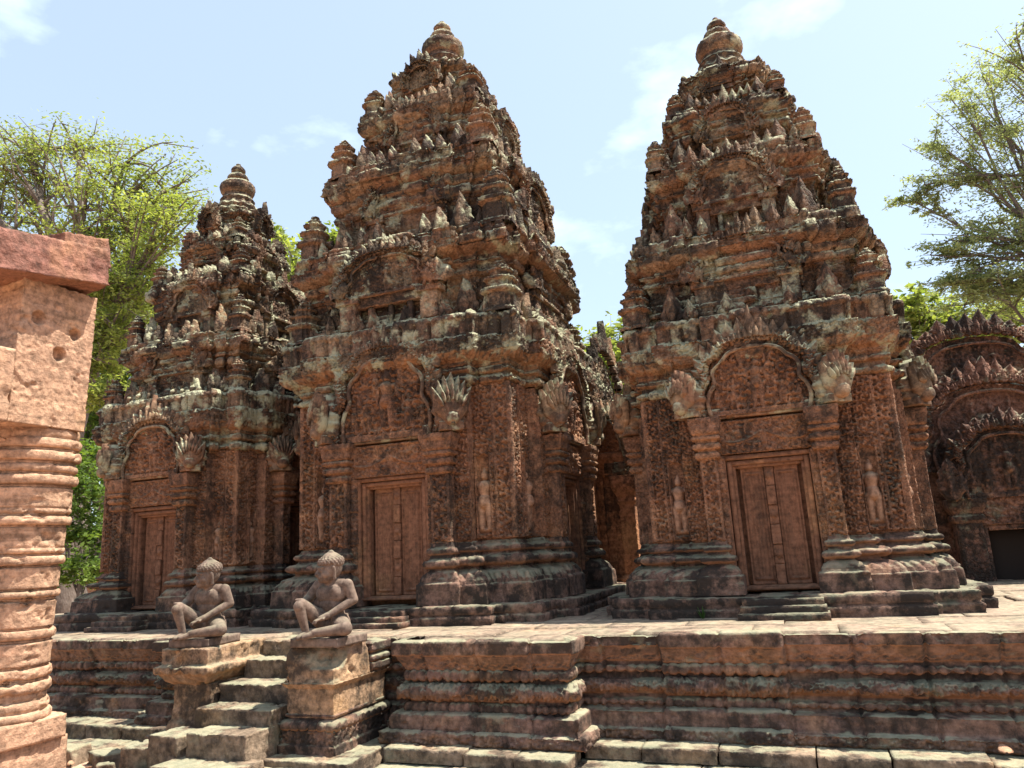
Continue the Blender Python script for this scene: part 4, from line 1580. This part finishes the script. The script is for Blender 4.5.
mb.build('cornice', M_hall, hall, .008, .03, 4, 568)
mb = MB()
post_prof(mb, -.16, -.3, .25, .36, [(.12, -.02), (.12, .12), (.06, .18), (.08, .24), (.02, .3)], .02)
mb.build('pier_base', M_hall, hall, .008, .03, 4, 569)
mb = MB()
tympanum(mb, .62, .62, -.68, 2.37, .3, res=.015, amp=.04, cell=.1, M=T_(-.16, 0, 0), fig=False)
p_ = mb.build('pediment', M_hall, hall, .006, .03, 4, 573)
mb = MB()
arch_band(mb, .68, .66, -.74, 2.37, .05, M=T_(-.16, 0, 0))
crest(mb, .70, .68, -.70, 2.37, .11, .13, M=T_(-.16, 0, 0), th=.07, skip=.02)
mb.build('flame_crest', M_ped, p_, .008, .03, 5, 574)
for yv in (-.72, 1.0):
    mb = MB()
    post_prof(mb, .18, yv, .13, .13, [(.10, 0), (.10, .10), (.04, .18), (.07, .25), (.0, .33), (0, 1.45), (.04, 1.52), (.02, 1.58), (.08, 1.7), (.12, 1.82), (.12, 1.95)], .025)
    mb.build('pilaster', M_hall, hall, .006, .03, 4, 562)
mb = MB()
m = T_(.20, .14, 0) @ RZ(math.pi/2)
tympanum(mb, 1.7, 1.15, 0, 1.96, .4, res=.025, M=m, fig=False)
p_ = mb.build('pediment', M_tier, hall, .008, .03, 4, 563)
mb = MB()
arch_band(mb, 1.8, 1.2, -.08, 1.96, .07, M=m)
crest(mb, 1.85, 1.22, -.04, 1.96, .2, .26, M=m, th=.1, skip=.03)
mb.build('flame_crest', M_ped, p_, .01, .04, 4, 564)
mb = MB()
m2 = T_(-.32, .14, 0) @ RZ(math.pi/2)
tympanum(mb, 2.2, 1.7, 0, 2.6, .5, res=.03, M=m2, fig=False)
crest(mb, 2.3, 1.76, -.04, 2.6, .24, .34, M=m2, th=.12, skip=.03)
mb.build('gable', M_tier, hall, .01, .05, 4, 565)
mb = MB()
Pg = np.stack([np.repeat((-1.8+1.45*np.sin(a))[None], 40, 0), np.repeat(np.linspace(-.8, 5, 40)[:, None], 40, 1), np.repeat((2.85+1.2*np.cos(a))[None], 40, 0)], -1)
mb.grid(Pg, flip=True)
mb.build('roof', M_hall, hall, .02, .06, 2.5, 566)

# ------------------------------------------------------------------ enclosure wall far behind
ew = thing('enclosure_wall', 'low orange laterite enclosure wall behind the towers', 'wall', (-10, 19, -.2))
mb = MB()
mb.box(-40, 34, 0, .8, -.2, 1.55, .2, faces='xXyYZ')
mb.build('wall_body', M_lat, ew, .02, .08, 2, 570, blocks=(.35, .7, .05, .03))
mb = MB()
mb.box(-40, 34, -.1, .9, 1.55, 1.85, .2)
mb.build('coping', M_lat, ew, .03, .12, 2, 571, blocks=(10, .7, .06, .03))


# ------------------------------------------------------------------ trees
def px(u, v_, Y):
    d = np.array([(u-512)/F_PX, -(v_-384)/F_PX, 1.0])
    w_ = d[0]*r2+d[1]*u2+d[2]*fwd
    k = Y/w_[1]
    return np.array([0, 0, EYE])+k*w_


def tree(name, label, cat, base, trunk_r, blobs, nleaf, lsize, mat, seed, group=None, flat=.45, fork=None, twig=16, aspect=2.6, spread=.13, lift=.10, limb=1.0):
    """trunk and limbs reach into the crown volumes (centre, radius); leaf sprays sit round the twig ends"""
    r = np.random.default_rng(seed)
    base = np.array(base, float)
    t = thing(name, label, cat, base, 0, group)
    top = np.array(fork, float) if fork is not None else base+np.array([0, 0, np.mean([b[0][2] for b in blobs])-base[2]])*.55
    tk = MB()
    lb = MB()
    n = 10
    f = np.linspace(0, 1, n)
    wob = r.normal(size=(n, 3))*trunk_r*.35
    wob[0] = 0
    wob[-1] = 0
    tp = base+(top-base)*f[:, None]+wob
    tk.tube(tp-base, trunk_r*(1.25-.55*f), 12)
    tips = []
    for c, rad in blobs:
        c = np.array(c, float)
        i = r.integers(5, n)
        s0 = tp[i]
        f = np.linspace(0, 1, 9)[:, None]
        mid = (s0+c)/2+np.array([0, 0, lift*np.linalg.norm(c-s0)])+r.normal(size=3)*.08*np.linalg.norm(c-s0)
        path = (1-f)**2*s0+2*f*(1-f)*mid+f**2*c
        path[1:-1] += r.normal(size=(7, 3))*.05*rad
        r0 = trunk_r*.38*limb*min(1, rad/2.2+.25)
        lb.tube(path-base, np.linspace(r0, r0*.32, 9), 7)
        for k in range(twig):
            a = path[r.integers(4, 9)]
            d = r.normal(size=3)
            d /= np.linalg.norm(d)
            e = c+d*np.array([rad, rad, rad*flat])*r.uniform(.55, 1.0)**.5
            q = np.linspace(0, 1, 6)[:, None]
            m_ = (a+e)/2+np.array([0, 0, .12*rad])+r.normal(size=3)*.10*rad
            pth = (1-q)**2*a+2*q*(1-q)*m_+q**2*e
            lb.tube(pth-base, np.linspace(r0*.30, r0*.07, 6), 5)
            tips.append((pth[2:], rad))
            for z in range(2):
                b = pth[r.integers(2, 5)]
                e2 = b+r.normal(size=3)*rad*np.array([.36, .36, .16])
                lb.tube(np.linspace(b, e2, 4)-base, np.linspace(r0*.12, r0*.04, 4), 4)
                tips.append((np.linspace(b, e2, 4), rad))
    tk.build('trunk', M_bark, t, .0)
    lb.build('limb', M_bark, t, .0, weld=False)
    # leaves
    per = max(1, nleaf//len(tips))
    C = []
    for pth, rad in tips:
        k = r.integers(0, len(pth), per)
        dens = r.uniform(.0, 1.5)
        m = int(per*min(dens, 1))
        C.append(pth[k[:m]]+r.normal(size=(m, 3))*rad*spread*np.array([1, 1, .5]))
    C = np.concatenate(C)-base
    N = len(C)
    a = r.normal(size=(N, 3))
    a[:, 2] *= .45
    a /= np.linalg.norm(a, axis=1)[:, None]
    b = r.normal(size=(N, 3))
    b[:, 2] *= .6
    b -= a*(a*b).sum(1)[:, None]
    b /= np.linalg.norm(b, axis=1)[:, None]
    L = lsize*r.uniform(.6, 1.4, N)[:, None]
    Vv = np.stack([C-a*L*.5, C+b*L*.5/aspect, C+a*L*.5, C-b*L*.5/aspect], 1).reshape(-1, 3)
    me = bpy.data.meshes.new('crown')
    me.vertices.add(N*4)
    me.vertices.foreach_set('co', Vv.astype(np.float32).ravel())
    me.loops.add(N*4)
    me.loops.foreach_set('vertex_index', np.arange(N*4, dtype=np.int32))
    me.polygons.add(N)
    me.polygons.foreach_set('loop_start', (np.arange(N)*4).astype(np.int32))
    me.update(calc_edges=True)
    at = me.attributes.new('tint', 'FLOAT', 'POINT')
    tv = np.clip(.5+.35*pn(C*.7+seed)+r.normal(size=N)*.22, 0, 1)
    at.data.foreach_set('value', np.repeat(tv, 4).astype(np.float32))
    me.materials.append(mat)
    obj('crown', me, t)
    return t


Yt = 17.0
bl = [(px(u, v_, Yt+dy), rad) for u, v_, dy, rad in [(25, 135, 0, 2.3), (75, 150, 1, 2.3), (125, 165, 0, 2.2), (165, 190, 1, 1.7), (-20, 170, -1, 2.4), (30, 195, 1, 2.2), (85, 210, -1, 2.0), (140, 225, 0, 1.8), (175, 215, -1, 1.3), (-60, 140, 0, 2.5),
                                                     (120, 270, 1, 1.8), (150, 265, 0, 1.4), (60, 250, 2, 2.0), (-30, 230, 0, 2.3), (135, 320, 1, 1.4), (105, 340, 0, 1.4), (160, 300, 2, 1.2), (-90, 200, 1, 2.4), (100, 290, -1.6, 1.3), (112, 325, -1.6, 1.3), (98, 360, -1.6, 1.2), (122, 285, -1.4, 1.2), (88, 330, -1.6, 1.3), (105, 395, -1.6, 1.1)]]
tree('spreading_tree', 'broad yellow green tree spreading behind the ringed pillar at the left', 'tree', (*px(60, 600, Yt)[:2], -.22), .5, bl, 88000, .135, M_leaf_y, 5, 'trees behind the temple', fork=px(82, 330, Yt))
bl = [(px(u, v_, 21+dy), rad) for u, v_, dy, rad in [(110, 300, 0, 1.6), (135, 310, 1, 1.5), (100, 345, 0, 1.6), (125, 360, 0, 1.5), (105, 390, 0, 1.5), (90, 420, 1, 1.6), (120, 420, 0, 1.4), (150, 340, 1, 1.3), (95, 460, 0, 1.5), (70, 330, 0, 1.6), (115, 270, 1, 1.3)]]
tree('leafy_tree', 'darker green tree between the ringed pillar and the left tower top', 'tree', (*px(100, 600, 21)[:2], -.22), .3, bl, 34000, .2, M_leaf_d, 19, 'trees behind the temple', flat=.8)
bl = [(px(u, v_, 13.5+dy), rad) for u, v_, dy, rad in [(85, 490, 0, .8), (92, 530, .5, .8), (80, 560, 0, .8), (105, 460, 1, .8), (60, 520, 0, .9), (98, 570, 1, .6), (70, 465, 0, .8), (112, 520, 1.5, .6), (40, 490, 0, .9)]]
tree('leafy_bush', 'bright green bush seen between the ringed pillar and the left tower', 'bush', (*px(80, 610, 13.5)[:2], -.22), .08, bl, 16000, .12, M_leaf_d, 8, 'trees behind the temple', flat=.9, aspect=1.8)
bl = [(px(u, v_, 22+dy), rad) for u, v_, dy, rad in [(310, 255, 0, 1.8), (330, 275, 1, 1.8), (290, 280, 0, 1.6), (305, 310, 0, 1.6), (345, 250, 1, 1.5), (275, 250, 1, 1.2), (280, 320, 1, 1.5)]]
tree('leafy_tree', 'light green tree showing between the left and middle towers', 'tree', (*px(310, 600, 22)[:2], -.22), .3, bl, 16000, .28, M_leaf_y, 9, 'trees behind the temple', flat=.8)
bl = [(px(u, v_, 24+dy), rad) for u, v_, dy, rad in [(605, 345, 0, 1.1), (620, 330, 1, 1.0), (590, 350, 0, 1.2), (610, 375, 0, 1.2), (640, 365, 0, 1.2), (600, 400, 0, 1.2)]]
tree('leafy_tree', 'light green tree showing in the gap between the middle and right towers', 'tree', (*px(610, 600, 24)[:2], -.22), .25, bl, 9000, .24, M_leaf_y, 10, 'trees behind the temple', flat=.9)
Yt = 20.0
bl = [(px(u, v_, Yt+dy), rad) for u, v_, dy, rad in [(1010, 45, 0, 1.3), (985, 75, 1, 1.0), (1030, 90, 0, 1.5), (960, 110, 0, 1.0), (990, 125, 1, 1.1), (935, 140, 0, .8), (1020, 150, 0, 1.3), (960, 165, 1, 1.0), (925, 185, 0, .75), (905, 195, .5, .5),
                                                     (1000, 185, 0, 1.1), (950, 240, 0, .95), (985, 225, 1, 1.0), (930, 255, 0, .6), (1015, 230, 0, 1.2), (1020, 280, 1, 1.2), (975, 270, 0, 1.1), (950, 285, 1, .7), (1050, 40, 0, 1.5), (1060, 120, 0, 1.6), (1060, 200, 0, 1.6), (1005, 310, 1, 1.0), (1060, 270, 0, 1.4), (965, 305, 1, .9), (935, 285, 0, .6), (990, 290, 0, 1.0)]]
tree('feathery_tree', 'tall airy tree with thin drooping limbs at the upper right', 'tree', (*px(1090, 600, Yt)[:2], -.22), .42, bl, 60000, .095, M_leaf_g, 12, 'trees behind the temple', fork=px(1120, 190, Yt), flat=.42, lift=.02, limb=.6, twig=10, aspect=2.6, spread=.10)
bl = [(px(u, v_, 30+dy), rad) for u, v_, dy, rad in [(905, 310, 0, 1.3), (930, 315, 1, 1.3), (915, 300, 0, 1.0), (955, 320, 0, 1.4), (890, 315, 0, .9), (990, 325, 0, 1.4), (1030, 330, 0, 1.6)]]
tree('leafy_tree', 'pale yellow green treetop just above the library roof at the right', 'tree', (*px(935, 600, 30)[:2], -.22), .3, bl, 14000, .28, M_leaf_y, 13, 'trees behind the temple', flat=.6)

# the far wood beyond the enclosure, one mass
N = 60000
cx_ = rng.uniform(-95, 75, N)
hh_ = 4.5+2.2*pn(np.stack([cx_*.16, 0*cx_, 0*cx_], 1))+1.2*pn(np.stack([cx_*.5, 0*cx_+4, 0*cx_], 1))
C = np.stack([cx_, 50+rng.normal(size=N)*2.5, -.2+hh_*rng.uniform(0, 1, N)**.7], 1)
a = rng.normal(size=(N, 3))
a /= np.linalg.norm(a, axis=1)[:, None]
b = np.cross(a, rng.normal(size=(N, 3)))
b /= np.linalg.norm(b, axis=1)[:, None]
L = rng.uniform(.3, .7, N)[:, None]
Vv = np.stack([C-a*L*.5, C+b*L*.3, C+a*L*.5, C-b*L*.3], 1).reshape(-1, 3)
mb = MB()
mb.add(Vv, np.arange(N*4).reshape(-1, 4))
o_ = mb.build('distant_trees', M_leaf_d, None, weld=False, smooth=False)
at = o_.data.attributes.new('tint', 'FLOAT', 'POINT')
at.data.foreach_set('value', np.repeat(np.clip(.4+rng.normal(size=N)*.25, 0, 1), 4).astype(np.float32))
o_['kind'] = 'stuff'
tag(o_, 'far green wood beyond the laterite enclosure wall', 'trees')

# ------------------------------------------------------------------ small things
wd = thing('weed', 'small green weed growing on the plinth left of the right tower steps', 'plant', (-1.16, 8.42, .9))
mb = MB()
for k in range(9):
    a = random.uniform(0, 6.28)
    L = random.uniform(.08, .16)
    mb.leaf(.022, L, .002, M=RZ(a) @ RX(random.uniform(.2, .8)), nu=3, nv=6)
o_ = mb.build('blade', M_leaf_d, wd)
wd = thing('weed', 'low green weeds at the terrace foot beside the ringed pillar', 'plant', (-7.75, 6.28, -.2))
mb = MB()
for k in range(46):
    a = random.uniform(0, 6.28)
    mb.leaf(.03, random.uniform(.06, .15), .003, M=T_(random.gauss(0, .22), random.gauss(0, .05), 0) @ RZ(a) @ RX(random.uniform(.2, 1.0)), nu=3, nv=6)
mb.build('blade', M_leaf_d, wd)
mb = MB()
mb.leaf(.07, .12, .012, M=RX(-1.35), nu=7, nv=9)
lm = mb.build('dry_leaf', M_lat, None, link=False)
lr = random.Random(12)
for k in range(6):
    x, y, z = lr.uniform(-7.9, -6.6), lr.uniform(5.6, 6.2), -.19
    o_ = obj('dry_leaf', lm, None)
    o_.location = (x, y, z+.02)
    o_.rotation_euler = (lr.uniform(-.2, .2), 0, lr.uniform(0, 6.28))
    tag(o_, 'tiny brown dry leaf on the dirt by the pillar', 'leaf', 'dry leaves on the dirt')
dl = MB()
dl.leaf(.10, .16, .012, M=RX(-1.3), nu=7, nv=9)
o_ = dl.build('dry_leaf', M_lat, None)
o_.location = (1.18, 7.0, .04)
tag(o_, 'curled orange dry leaf on the lower ledge of the terrace at the right', 'leaf')
rr = random.Random(4)
fs_ = [(-7.6, 6.15, .5, .32, .16, .2, 'flat grey loose slab lying by the terrace wall behind the pillar'), (-7.05, 6.22, .42, .26, .12, -.3, 'small pale loose stone lying left of the cap pedestal'), (-6.75, 5.95, .18, .13, .09, .6, 'fist sized stone on the dirt left of the steps')]
for i, (x, y, a, b, c, rz, lab) in enumerate(fs_):
    mb = MB()
    mb.box(-a/2, a/2, -b/2, b/2, -.05, c, .025, tap=.12)
    o_ = mb.build('loose_stone', M_step, None, .02, .10, 3.5, 600+i)
    o_.location = (x, y, -.2)
    o_.rotation_euler = (0, 0, rz)
    tag(o_, lab, 'stone', 'loose stones on the dirt')
